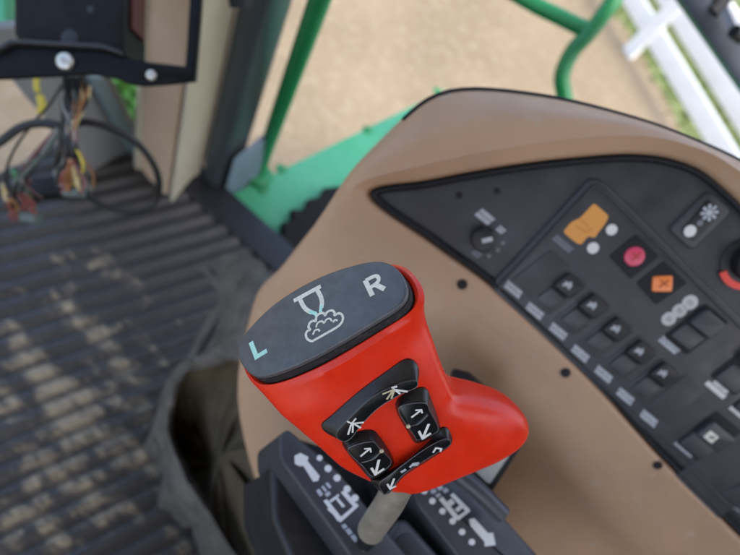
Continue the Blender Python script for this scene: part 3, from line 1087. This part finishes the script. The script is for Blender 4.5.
part('blank_cover', prism(PF, roundpoly(pp([(668, 480), (740, 432), (790, 470), (715, 520)]), .003, 3), ZP - .001, ZP + .0008, .0005), M['panel'])
part('blank_cover', prism(PF, roundpoly(pp([(720, 492), (770, 470), (800, 500), (760, 530)]), .003, 3), ZP + .0009, ZP + .002, .0008), M['panel2'])
# work light switch in a raised rounded frame, outer panel
ol = [(707.5, 190), (731, 210), (691, 251), (667, 229)]
Z0 = _z0
fr_sw = part('lamp_switch', prism(PF, roundpoly(pp(ol), .005, 4), _z0 - .001, _z0 + .0024, .0018), M['panel2'])
part('rocker', prism(PF, roundpoly(pp([(706, 199), (720, 211), (692, 241), (680, 230)]), .003, 3), _z0 + .001, _z0 + .0042, .001), M['dark'], fr_sw)
for (u, v_), r, m in (((690, 231), .0046, 'white'), ((709.5, 212.7), .0056, 'greyprint'), ((700, 223), .0024, 'faintprint')):
    c = PF.hit(u, v_, _z0 + .0043)
    g = [disc(PF, c, r, _z0 + .0042, _z0 + .0046, 0, 20)]
    if m == 'greyprint':
        g = [disc(PF, c, r * .45, _z0 + .0042, _z0 + .0046, 0, 16)] + [stroke(PF, [(c[0] + r * .55 * math.cos(a), c[1] + r * .55 * math.sin(a)), (c[0] + r * 1.15 * math.cos(a), c[1] + r * 1.15 * math.sin(a))], .0022, _z0 + .0042, .0004) for a in [k * math.pi / 4 for k in range(8)]]
    part('switch_symbol', join(g), M[m], fr_sw, smooth=False)
# throttle style knob with a red arc at the right edge
kc = PF.hit(747, 262, _z0)
kn = part('rotary_knob', disc(PF, kc, .0135, _z0, _z0 + .012, .003, 36), M['gasket'])
v, f = disc(PF, kc, .0205, _z0 - .001, _z0 + .0015, .001, 40)
obj('knob_base', v, f, M['dark'], kn)
c1 = Vector(PF.hit(724, 270, _z0)) - Vector(kc)
c2 = Vector(PF.hit(742, 291, _z0)) - Vector(kc)
a1, a2 = math.atan2(c1.y, c1.x), math.atan2(c2.y, c2.x)
if a2 < a1:
    a2 += 2 * math.pi
if a2 - a1 > math.pi:
    a1, a2 = a2, a1 + 2 * math.pi
v, f = stroke(PF, [(kc[0] + .0195 * math.cos(a1 + (a2 - a1) * k / 14), kc[1] + .0195 * math.sin(a1 + (a2 - a1) * k / 14)) for k in range(15)], .0055, _z0 + .0018, .0008)
obj('red_arc', v, f, M['redarc'], kn, smooth=False)

# ================================================================== LEVER GATE (black quadrant the red handle comes out of)
GP = W(400, 520, .375)
GF = Frame(GP, (1, 0, 0), (0, 1, 0), (0, 0, 1))
gh = lambda px, z=0: [GF.hit(u, v_, z) for u, v_ in px]
gate = thing('lever_gate', (GP.x, GP.y, .5), 'dark lever gate with white arrows printed on both sides of its slot', 'lever gate')
lp = roundpoly(gh([(279, 436), (288, 428), (338, 470), (372, 512), (412, 560), (440, 600), (375, 610), (347, 552), (280, 460)]), .004, 4)
v, f = prism(GF, lp, -.07, 0, .003, 4)
ls = obj('label_strip', v, f, M['panel2'], gate, sharp=50)
rp_ = roundpoly(gh([(405, 470), (440, 462), (470, 478), (545, 562), (600, 640), (520, 650), (468, 570), (418, 505)]), .004, 4)
v, f = prism(GF, rp_, -.13, 0, .003, 4)
rs = obj('label_strip', v, f, M['panel2'], gate, sharp=50)
# slot floor and black walls between the strips
v, f = prism(GF, gh([(330, 420), (420, 450), (530, 660), (420, 660)]), -.13, -.075, .002)
obj('slot_floor', v, f, M['gasket'], gate)
# raised dark block in the slot at the bottom of the picture
v, f = prism(GF, roundpoly(gh([(402, 520), (412, 519), (450, 562), (480, 600), (420, 640), (375, 560)]), .003, 3), -.09, -.006, .004)
blk = obj('slot_guard', v, f, M['panel2'], gate, sharp=50)
v, f = prism(GF, roundpoly(gh([(404, 534), (412, 532), (440, 565), (455, 600), (420, 620), (385, 562)]), .003, 3), -.0065, -.0045, .0005)
obj('guard_window', v, f, M['dark'], gate)
# inner side wall below left strip (black)
v, f = prism(GF, gh([(286, 462), (346, 553), (374, 612), (345, 650), (300, 585), (272, 520), (270, 470)], -.03), -.13, -.03, .006)
obj('side_cover', v, f, M['dark'], gate, sharp=50)


def gprint(name, polys, m='white'):
    v, f = join([patch(GF, gh(p), .0001) for p in polys])
    return obj(name, v, f, M[m], gate, smooth=False)


Z4 = lambda pts: [(a / 4.933 + 260, b / 4.933 + 440) for a, b in pts]
gprint('up_arrow', [Z4([(172, 118), (170, 78), (200, 64), (238, 84), (234, 104), (294, 178), (286, 202), (262, 206), (214, 128), (196, 130)])])
gprint('dot_row', [[(319.5 + 3 * math.cos(t), 458 + 3 * math.sin(t)) if k == 0 else (c[0] + 3.6 * math.cos(t), c[1] + 3.6 * math.sin(t)) for t in [i * .52 for i in range(12)]] for k, c in enumerate(((319.5, 458), (328, 468.5), (337, 478), (347, 489), (355, 498)))])
# little harvester symbol: bars and a frame, left strip
gprint('harvester_symbol', [Z4(p) for p in ([(312, 300), (330, 292), (402, 382), (384, 402)], [(330, 340), (352, 332), (372, 352), (352, 362)], [(398, 258), (418, 248), (478, 318), (462, 332)], [(384, 392), (478, 312), (486, 326), (396, 408)], [(372, 290), (384, 284), (420, 326), (406, 334)], [(340, 300), (386, 266), (392, 274), (350, 310)])], 'white')
gprint('small_text', [Z4(p) for p in ([(275, 250), (292, 240), (312, 268), (296, 280)], [(300, 232), (312, 224), (332, 250), (322, 258)], [(320, 216), (334, 208), (352, 232), (342, 240)], [(318, 266), (340, 252), (350, 266), (330, 282)])], 'greyprint')
gprint('small_text', [Z4(p) for p in ([(400, 420), (420, 412), (432, 430), (412, 440)], [(418, 444), (440, 434), (458, 458), (438, 470)], [(444, 474), (464, 464), (488, 494), (468, 506)], [(486, 520), (506, 512), (532, 544), (510, 552)])], 'greyprint')
Z5 = lambda pts: [(a / 3.172 + 380, b / 3.172 + 380) for a, b in pts]
gprint('down_arrow', [Z5([(282, 442), (298, 438), (342, 486), (358, 484), (366, 524), (332, 528), (330, 512), (286, 462)])])
gprint('dot_row', [[(c[0] + 3.3 * math.cos(t), c[1] + 3.3 * math.sin(t)) for t in [i * .52 for i in range(12)]] for c in [(q[0] / 3.172 + 380, q[1] / 3.172 + 380) for q in ((140, 352), (166, 384), (198, 416), (230, 448), (260, 482), (291, 514))]])
gprint('harvester_symbol', [Z5(p) for p in ([(186, 378), (198, 370), (252, 436), (240, 446)], [(222, 366), (232, 358), (284, 410), (274, 420)], [(240, 436), (280, 408), (286, 416), (248, 446)], [(210, 388), (226, 376), (238, 390), (222, 402)], [(236, 410), (254, 396), (262, 406), (246, 420)])])
gprint('small_text', [Z5(p) for p in ([(158, 352), (172, 344), (180, 354), (166, 362)], [(178, 340), (192, 332), (202, 342), (188, 352)], [(196, 350), (210, 342), (218, 352), (206, 360)], [(174, 366), (188, 358), (194, 366), (182, 374)])], 'greyprint')
# pale plate with black edge between handle and console
EF = Frame(W(478, 455, .415), e1, e2, PN)
eh = lambda px: [EF.hit(u, v_) for u, v_ in px]
plt = thing('slot_cover', W(478, 455, .415), 'pale grey cover plate with black edging under the handle flare', 'cover plate')
v, f = prism(EF, roundpoly(eh([(456, 386), (474, 390), (528, 438), (492, 494), (440, 445)]), .003, 3), -.028, 0, .002)
obj('edging', v, f, M['gasket'], plt)
v, f = prism(EF, roundpoly(eh([(458, 391), (471, 396), (518, 442), (489, 484), (446, 444)]), .003, 3), 0, .0012, .0005)
obj('pale_plate', v, f, mat('pale_grey_plastic', (.42, .44, .42), .35, .5, noise=((.3, .31, .3), 60, .4, .7)), plt)
v, f = tube([W(458, 474, .385), W(480, 492, .385), W(502, 514, .388)], .0065, 14)
tag(obj('edge_roll', v, f, M['pad'], loc=W(458, 474, .385)), 'short grey rubber roll along the right edge of the lever gate', 'rubber roll')

# ================================================================== RED CONTROL HANDLE
n_c = Vector((-.37, .45, .81)).normalized()
x_c = Vector((.87, .49, 0)); x_c = (x_c - n_c * x_c.dot(n_c)).normalized()
y_c = n_c.cross(x_c)
HO = W(322, 316, .247)
HX, HY, HN = RW @ x_c, RW @ y_c, RW @ n_c
mm = .001
CF = Frame(HO, HX, HY, HN)                         # cap plane
th = math.radians(25)
YB = HY * math.cos(th) - HN * math.sin(th)
ZB = HN * math.cos(th) + HY * math.sin(th)
FO = HO - HY * .0175 - HN * .0085
BF = Frame(FO, HX, YB, ZB)                         # body axes
FF = Frame(FO, HX, ZB, -YB)                        # front face: x right, y up, z out of the face
hnd = thing('control_handle', HO - HN * .16, 'red multi button control handle with dark L and R cap', 'control handle')

plate = [(-42.8, 9.5), (-37.3, 15.3), (-21.6, 20.3), (-5.9, 21.0), (11.2, 18.5), (26.6, 13.1), (35.4, 7.5), (39.3, 0), (39.5, -8.5), (36.6, -14.6), (30.4, -17.1), (18, -17.0), (3.1, -16.6), (-13.3, -15.3), (-28.9, -12.3), (-38.9, -7.7), (-43.2, 1.2)]
plate = [tuple(p) for p in spline([(a * mm, b * mm) for a, b in plate], 5)]
plate = plate[::-1] if area2(plate) < 0 else plate
v, f = prism(CF, plate, -.0028, 0, .0012, 4)
cap = obj('cap', v, f, M['cap'], hnd, sharp=60)
v, f = prism(CF, inset(plate, .0011), -.0045, -.0018, 0)
obj('cap_groove', v, f, M['gasket'], cap)
v, f = prism(CF, inset(plate, -.0002), -.012, -.0037, .0005)
obj('cap_base', v, f, M['capband'], hnd, sharp=60)


def cs(pts):
    return [(a * mm, b * mm) for a, b in pts]


# letters and unloading symbol, printed on the cap
v, f = join([stroke(CF, cs([(-35.4, 9.2), (-35.2, -.4)]), .0023, .00003), stroke(CF, cs([(-36.3, .5), (-29.6, .3)]), .0021, .00003)])
obj('letter_l', v, f, M['teal'], cap, smooth=False)
rb_ = cs([(24.8, 3.2), (28.2, 2.9), (30.2, 1.9), (30.0, -.2), (28.0, -1.2), (25.0, -1.2)])
v, f = join([stroke(CF, cs([(24.6, 3.6), (24.2, -5.4)]), .0023, .00003), stroke(CF, [tuple(p) for p in spline(rb_, 4, False)], .0018, .00003), stroke(CF, cs([(27.6, -1.2), (30.2, -6.0)]), .0023, .00003)])
obj('letter_r', v, f, M['cream'], cap, smooth=False)


def sw_(pts, wd, n=5):
    return stroke(CF, [tuple(p) for p in spline(cs(pts), n, False)], wd, .00003)


v, f = join([stroke(CF, cs([(-9.0, 15.6), (5.4, 14.2)]), .0021, .00003),
             sw_([(-6.0, 15.0), (-5.9, 10.5), (-5.0, 7.0), (-3.4, 4.4)], .0021),
             sw_([(3.1, 13.8), (3.3, 9.4), (2.6, 6.0), (1.2, 3.8)], .0021)])
obj('spout_symbol', v, f, M['cream'], cap, smooth=False)
v, f = join([sw_([(-4.4, 5.8), (-3.0, 4.0), (-2.2, 3.0), (-2.1, 1.4)], .0017), sw_([(2.0, 5.0), (1.0, 3.6), (.4, 2.8), (.3, 1.2)], .0015)])
obj('spout_tip', v, f, M['teal'], cap, smooth=False)
cl = [(-8.8, -8.6), (-10.3, -6.2), (-10.0, -3.6), (-8.6, -2.6), (-7.4, -2.9), (-7.6, -1.2), (-6.2, .4), (-4.4, .2), (-3.4, -.6), (-2.6, 1.0), (-.6, 1.7), (1.2, .8), (1.5, -.8), (3.0, .2), (5.2, -.5), (5.8, -2.4), (5.2, -3.4), (7.2, -3.6), (8.4, -5.4), (7.6, -7.9), (4.6, -9.3), (-2, -9.0), (-8.8, -8.6)]
inner1 = [(-7.2, -5.9), (-5.6, -4.6), (-4.0, -5.2), (-3.9, -6.4)]
inner2 = [(-4.6, -3.6), (-3.0, -2.0), (-1.0, -2.4), (-.4, -3.8), (1.2, -3.0), (2.8, -3.6), (3.0, -5.2)]
inner3 = [(3.2, -6.0), (4.6, -5.6), (5.4, -6.6)]
v, f = join([stroke(CF, [tuple(p) for p in spline(cs(cl), 4, False)], .0011, .00003)] + [sw_(i_, .00085) for i_ in (inner1, inner2, inner3)])
obj('grain_heap_symbol', v, f, M['cream'], cap, smooth=False)

# --- red body loft
NT = 96


def plate_ring(n_, grow_f, grow_r, grow_b):
    """ring around the cap outline: front / sides / back growth"""
    out = []
    c = Vector((-1.5 * mm, 1.5 * mm))
    for k in range(NT):
        a = 2 * math.pi * k / NT
        d = Vector((math.cos(a), math.sin(a)))
        # polar radius of the outline
        best = None
        for i in range(len(plate)):
            p, q = Vector(plate[i]) - c, Vector(plate[(i + 1) % len(plate)]) - c
            e = q - p
            den = d.x * e.y - d.y * e.x
            if abs(den) < 1e-12:
                continue
            t = (p.x * e.y - p.y * e.x) / den
            s = (p.x * d.y - p.y * d.x) / den
            if t > 0 and -1e-6 <= s <= 1 + 1e-6:
                best = t if best is None else max(best, t)
        r = best
        pt = c + d * r
        gy = grow_f if d.y < 0 else grow_b
        gx = grow_r if d.x > 0 else grow_r * .75
        pt = pt + Vector((math.copysign(abs(d.x) ** .6, d.x) * gx, math.copysign(abs(d.y) ** .6, d.y) * gy))
        x, yp = pt
        yy = yp + .0175
        zz = n_ + .0085
        out.append((x, yy * math.cos(th) - zz * math.sin(th), yy * math.sin(th) + zz * math.cos(th)))
    return out


def sec_ring(z, xl, xr, yf, yb, e=3.4, tilt=0):
    out = []
    cx, cy = (xl + xr) / 2, (yf + yb) / 2
    hx, hy = (xr - xl) / 2, (yb - yf) / 2
    for k in range(NT):
        # same angular spacing as the cap ring, aspect corrected
        a = 2 * math.pi * k / NT
        d = Vector((math.cos(a), math.sin(a)))
        a2 = math.atan2(d.y * (.041 / .019), d.x) if False else a
        dx, dy = math.cos(a2), math.sin(a2)
        r = (abs(dx / hx) ** e + abs(dy / hy) ** e) ** (-1 / e)
        x, y = cx + dx * r, cy + dy * r
        out.append((x * mm, y * mm, (z + tilt * (y - yf) ) * mm))
    return out


rings = [plate_ring(-.013, -.0010, -.001, -.001), plate_ring(-.0090, .0005, .0010, .0002), plate_ring(-.0082, .0009, .0026, .0006), plate_ring(-.0082, .0014, .0028, .0008), plate_ring(-.0100, .0040, .0046, .0020)]
secs = [(-14, -44.2, 38.6, -.3, 34, 4.6, .30), (-26, -43, 35.4, 0, 33, 5.2, .2), (-41, -41.6, 32, 0, 31, 5.4, .12), (-52, -41, 30.2, 0, 30, 5.4, .06), (-59, -40.8, 29.6, 0, 30, 5, .03), (-64, -40.2, 30.8, 0, 30, 4.8, 0), (-69, -39, 34.0, 0, 30, 4.6, 0), (-76, -37.2, 39.4, 0, 30, 4.2, 0), (-85, -35, 45.6, 0, 30, 3.8, 0), (-93, -33, 49.6, 0, 30, 3.5, 0), (-101, -30, 51.8, .5, 29, 3.3, 0), (-107, -24, 52.4, 1.2, 28, 3.1, 0), (-112, -8, 52, 2.4, 27, 2.9, 0), (-117, 9, 50, 4, 25, 2.7, 0), (-121.5, 18, 46, 7, 22, 2.4, 0), (-124, 26, 38, 11, 18, 2, 0)]
sr = [sec_ring(*s) for s in secs]
rings += sr
colsB = []
for k in range(NT):
    pts = [r[k] for r in rings]
    sm = spline(pts[4:], 5, False)
    colsB.append([Vector(p) for p in pts[:4]] + sm)
ringsB = [[BF(*colsB[k][i]) for k in range(NT)] for i in range(len(colsB[0]))]
v, f = loft(ringsB, True, True)
body = obj('grip_body', v, f, M['red'], hnd, sharp=33)
def button(name, base, top, h, icon_polys=None, e=.0012):
    """raised key: wide foot outline tapering to a smaller shifted face"""
    b = [tuple(p) for p in spline(cs(base), 5)]
    t = [tuple(p) for p in spline(cs(top), 5)]
    if area2(b) < 0:
        b, t = b[::-1], t[::-1]
    rr = [[FF(x, y, -.004) for x, y in b], [FF(x, y, .0006) for x, y in b]]
    nb = 8
    for k in range(nb + 1):
        q = k / nb
        s = q
        mixed = [(p[0] * (1 - s * .85) + o[0] * s * .85, p[1] * (1 - s * .85) + o[1] * s * .85) for p, o in zip(b, t)]
        rr.append([FF(x, y, .0006 + (h - .0006 - e * .5) * q) for x, y in mixed])
    for k in range(1, 4):
        a = k / 3 * math.pi / 2
        tt = inset(t, e * .35 * (1 - math.cos(a)))
        mixed = [(p[0] * .15 * (1 - k / 3) + o[0] * (1 - .15 * (1 - k / 3)), p[1] * .15 * (1 - k / 3) + o[1] * (1 - .15 * (1 - k / 3))) for p, o in zip(b, tt)]
        rr.append([FF(x, y, h - e * .5 + e * .5 * math.sin(a)) for x, y in mixed])
    v, f = loft(rr, False, True)
    o = obj(name, v, f, M['btn'], hnd, sharp=28)
    o.data.materials.append(M['btnside'])
    nrow = len(b)
    for i, p in enumerate(o.data.polygons):
        if i < nrow * (nb + 2):
            p.material_index = 1
    # paler grey bead painting a thin highlight line round the face
    tv, tf = tube([FF(x, y, h - .00005) for x, y in t] + [FF(t[0][0], t[0][1], h - .00005)], .00022, 6, 0)
    obj('edge_highlight', tv, tf, M['edge'], o)
    return o


SH = (1.6, -2.8)          # picture shift of a face lying 5 mm proud, in mm of the face plane
F2 = lambda px, h: [tuple(FF.hit(u, v_, h)) for u, v_ in px]


def mmf(px, h):
    return [(a / mm, b / mm) for a, b in F2(px, h)]


Za = lambda pts: [(a / 4.933 + 310, b / 4.933 + 350) for a, b in pts]
Zb_ = lambda pts: [(a / 5.286 + 330, b / 5.286 + 410) for a, b in pts]
H1 = .0050
b1 = [(-30.5, -27.6), (-29.6, -36.5), (-24.5, -40), (-11.3, -36.2), (.7, -34.4), (13.5, -36.4), (20.3, -33), (23, -26), (20, -20.4), (8.3, -20.6), (-6.7, -22), (-22.5, -25.2)]
t1p = Za([(132, 408), (150, 446), (196, 440), (258, 364), (342, 282), (448, 218), (524, 184), (524, 152), (470, 158), (380, 192), (296, 240), (210, 322)])
button('reel_rocker', b1, mmf(t1p, H1)[:2] + mmf(t1p, H1)[2:], H1).data


def stamp(name, lines, h, m='white', wd=1.0):
    geo = []
    for l in lines:
        pts = F2(l[0], h)
        for a_, b_ in zip(pts, pts[1:]):
            d_ = Vector((b_[0] - a_[0], b_[1] - a_[1])).normalized() * (l[1] * mm * .35)
            geo.append(stroke(FF, [(a_[0] - d_.x, a_[1] - d_.y), (b_[0] + d_.x, b_[1] + d_.y)], l[1] * mm * .92, h + .00002))
    v, f = join(geo)
    return obj(name, v, f, M[m], hnd, smooth=False)


stamp('reel_symbol', [(Za([(185, 352), (205, 362), (225, 338)]), .9), (Za([(205, 360), (188, 414)]), 1.0), (Za([(212, 362), (210, 404)]), .9), (Za([(208, 358), (248, 382)]), 1.0), (Za([(212, 362), (262, 356)]), 1.0)], H1)
stamp('reel_symbol', [(Za([(405, 185), (426, 180)]), 1.1), (Za([(412, 192), (442, 214)]), 1.0), (Za([(420, 196), (478, 204)]), 1.1)], H1)
stamp('worn_reel_symbol', [(Za([(410, 196), (360, 216)]), .9), (Za([(410, 198), (380, 240)]), 1.0), (Za([(414, 200), (402, 236)]), 1.0)], H1, 'tanprint')
H2 = .0055


def bow(name, base_px, face_px, parts_px):
    b = mmf(base_px, 0)
    t = mmf(face_px, H2)
    return button(name, b, t, H2)


bow('header_rocker', [(395.2, 407), (404, 393.5), (424, 387.5), (432, 401.6), (439.8, 426), (436, 434), (417, 442.5), (408, 432)],
    Za([(440, 308), (462, 272), (566, 262), (590, 300), (630, 376), (620, 408), (536, 444), (512, 420)]), None)
bow('header_rocker', [(342.5, 444.5), (348.6, 434.5), (370, 429.5), (380, 437), (392.8, 458.4), (389.5, 468), (373, 478.5), (359.5, 466.5)],
    Zb_([(98, 222), (120, 190), (220, 168), (262, 204), (318, 262), (310, 300), (226, 350), (176, 300)]), None)
for nm, ch, ar, ln in (('a', Za([(522, 296), (549, 294), (553, 309)]), Za([(584, 368), (556, 434)]), Za([(484, 374), (534, 360), (580, 318)])),
                       ('b', Zb_([(184, 204), (212, 202), (216, 220)]), Zb_([(258, 266), (240, 338)]), Zb_([(166, 274), (226, 256), (272, 214)]))):
    Zf = Za if nm == 'a' else Zb_
    if nm == 'a':
        head = Za([(538, 402), (556, 436), (592, 412)])
        tick = Za([(503, 330), (546, 297)])
    else:
        head = Zb_([(220, 308), (240, 340), (282, 312)])
        tick = Zb_([(164, 242), (209, 205)])
    stamp('rocker_symbol', [(ch, .9), (tick, 1.1), (ar, 1.5), (head, 1.4)], H2)
    # moulded ridge across the rocker
    pts = F2(ln, H2)
    v, f = tube([FF(x, y, H2 + .0001) for x, y in pts], .0007, 8, 5)
    obj('rocker_ridge', v, f, M['btn'], hnd)
    v, f = disc(FF, pts[0] if nm == 'a' else pts[2], .0011, H2, H2 + .0009, .0003, 12)
    obj('marker_dot', v, f, M['tanprint'], hnd)
H4 = .0050
b4px = [(370.5, 480), (389, 471), (408, 459.5), (430, 440), (441, 427.5), (449, 430), (450.5, 444), (430, 458.5), (404, 475.5), (388, 493), (379, 489.5)]
t4px = Zb_([(262, 388), (322, 340), (394, 284), (494, 212), (588, 160), (630, 158), (632, 188), (562, 228), (470, 286), (390, 340), (300, 440), (276, 432)])
b4 = mmf(b4px[:1] + [(379, 476)] + b4px[1:], 0)
button('tilt_rocker', b4, mmf(t4px, H4), H4)
stamp('rocker_symbol', [(Zb_([(338, 364), (318, 414)]), 1.2), (Zb_([(304, 392), (318, 416), (346, 402)]), 1.1)], H4)
stamp('worn_symbol', [(Zb_([(380, 326), (396, 316)]), 1.6), (Zb_([(424, 300), (440, 284), (466, 280)]), 1.4), (Zb_([(430, 292), (462, 290)]), 1.0)], H4, 'greyprint')
stamp('rocker_symbol', [(Zb_([(546, 222), (560, 200), (588, 204), (584, 216)]), 1.1)], H4)

# tan lever shaft
v, f = tube([W(404, 474, .302), W(392, 498, .315), W(384, 511, .327), W(373, 527, .342), W(370, 533, .347)], lambda t: .0086 * (1 if t < .86 else max(.35, 1 - ((t - .86) / .14) ** 2 * .6)), 20)
obj('lever_shaft', v, f, M['shaft'], hnd)
v, f = tube([W(372, 529, .346), W(362, 548, .37), W(350, 572, .40)], .0062, 14, 3)
obj('lever_rod', v, f, M['gasket'], hnd)

# ================================================================== GREY VINYL GAITER beside the console
gt = thing('vinyl_gaiter', P(215, 450, 0.0), 'crumpled grey vinyl gaiter gaping open beside the console', 'gaiter')
rim = [(243, 352, .70), (215, 356, .70), (188, 364, .71), (174, 384, .72), (168, 412, .73), (170, 440, .73), (180, 466, .72), (197, 496, .70), (216, 525, .68), (240, 560, .66), (275, 590, .62), (300, 560, .58), (292, 500, .60), (284, 450, .62), (276, 410, .64), (268, 375, .67)]
r3 = [Vector(W(*q)) for q in rim]
cen = sum(r3, Vector()) / len(r3)
sp_rim = spline([tuple(p) for p in r3], 6)


def wav(i, amp, k):
    return amp * math.sin(i * .37 * k + k) + amp * .5 * math.sin(i * .91 * k) + amp * .35 * math.sin(i * 1.73 * k + 2)


rings = []
for (outw, dz, amp) in ((.012, -.62, .010), (.016, -.20, .008), (.014, -.06, .004), (.009, -.014, .0015), (.0, 0, .001), (-.010, -.010, .001)):
    rg_ = []
    for i, p in enumerate(sp_rim):
        d = (p - cen); d.z = 0; d.normalize()
        q = p + d * (outw + wav(i, amp, 1.3)) + Vector((0, 0, dz + wav(i, amp * .6, .8)))
        q.z = max(q.z, .004)
        rg_.append(q)
    rings.append(rg_)
v, f = loft(rings)
obj('outer_skin', v, f, M['vinyl'], gt, solid=.004, sharp=80)
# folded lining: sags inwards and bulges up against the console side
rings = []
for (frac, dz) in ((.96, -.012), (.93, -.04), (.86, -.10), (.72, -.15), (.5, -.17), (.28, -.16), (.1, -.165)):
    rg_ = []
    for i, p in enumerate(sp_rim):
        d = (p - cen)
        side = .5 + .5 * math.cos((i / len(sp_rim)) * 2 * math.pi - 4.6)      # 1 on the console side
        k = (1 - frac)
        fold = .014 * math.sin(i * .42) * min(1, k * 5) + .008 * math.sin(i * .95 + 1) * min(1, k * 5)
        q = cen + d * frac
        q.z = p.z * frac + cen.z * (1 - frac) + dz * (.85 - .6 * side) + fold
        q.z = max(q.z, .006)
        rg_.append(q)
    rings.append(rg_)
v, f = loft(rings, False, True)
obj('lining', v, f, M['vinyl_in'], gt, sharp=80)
# folded flap standing up at its front end
fl = []
for j, row in enumerate(([(204, 270, .80), (222, 256, .79), (246, 256, .77), (266, 268, .74)], [(212, 280, .79), (228, 270, .78), (248, 270, .75), (270, 284, .72)], [(222, 300, .77), (232, 296, .745), (250, 292, .72), (268, 308, .70)], [(208, 322, .76), (222, 326, .745), (240, 322, .71), (262, 336, .68)], [(196, 346, .745), (210, 352, .72), (236, 350, .69), (266, 366, .67)], [(188, 364, .71), (206, 360, .705), (236, 358, .69), (268, 380, .66)])):
    fl.append([tuple(W(*q)) for q in row])
rows = [spline(r, 6, False) for r in fl]
colsF = [spline([tuple(r[j]) for r in rows], 5, False) for j in range(len(rows[0]))]
rows2 = [[colsF[j][i] for j in range(len(colsF))] for i in range(len(colsF[0]))]
v, f = loft(rows2, closed=False)
obj('folded_flap', v, f, M['vinyl'], gt, solid=.005, sharp=80)
# fold ridges
v, f = tube([W(206, 268, .795), W(226, 300, .765), W(212, 326, .745), W(190, 362, .71)], .006, 10)
obj('fold_ridge', v, f, M['vinyl'], gt)
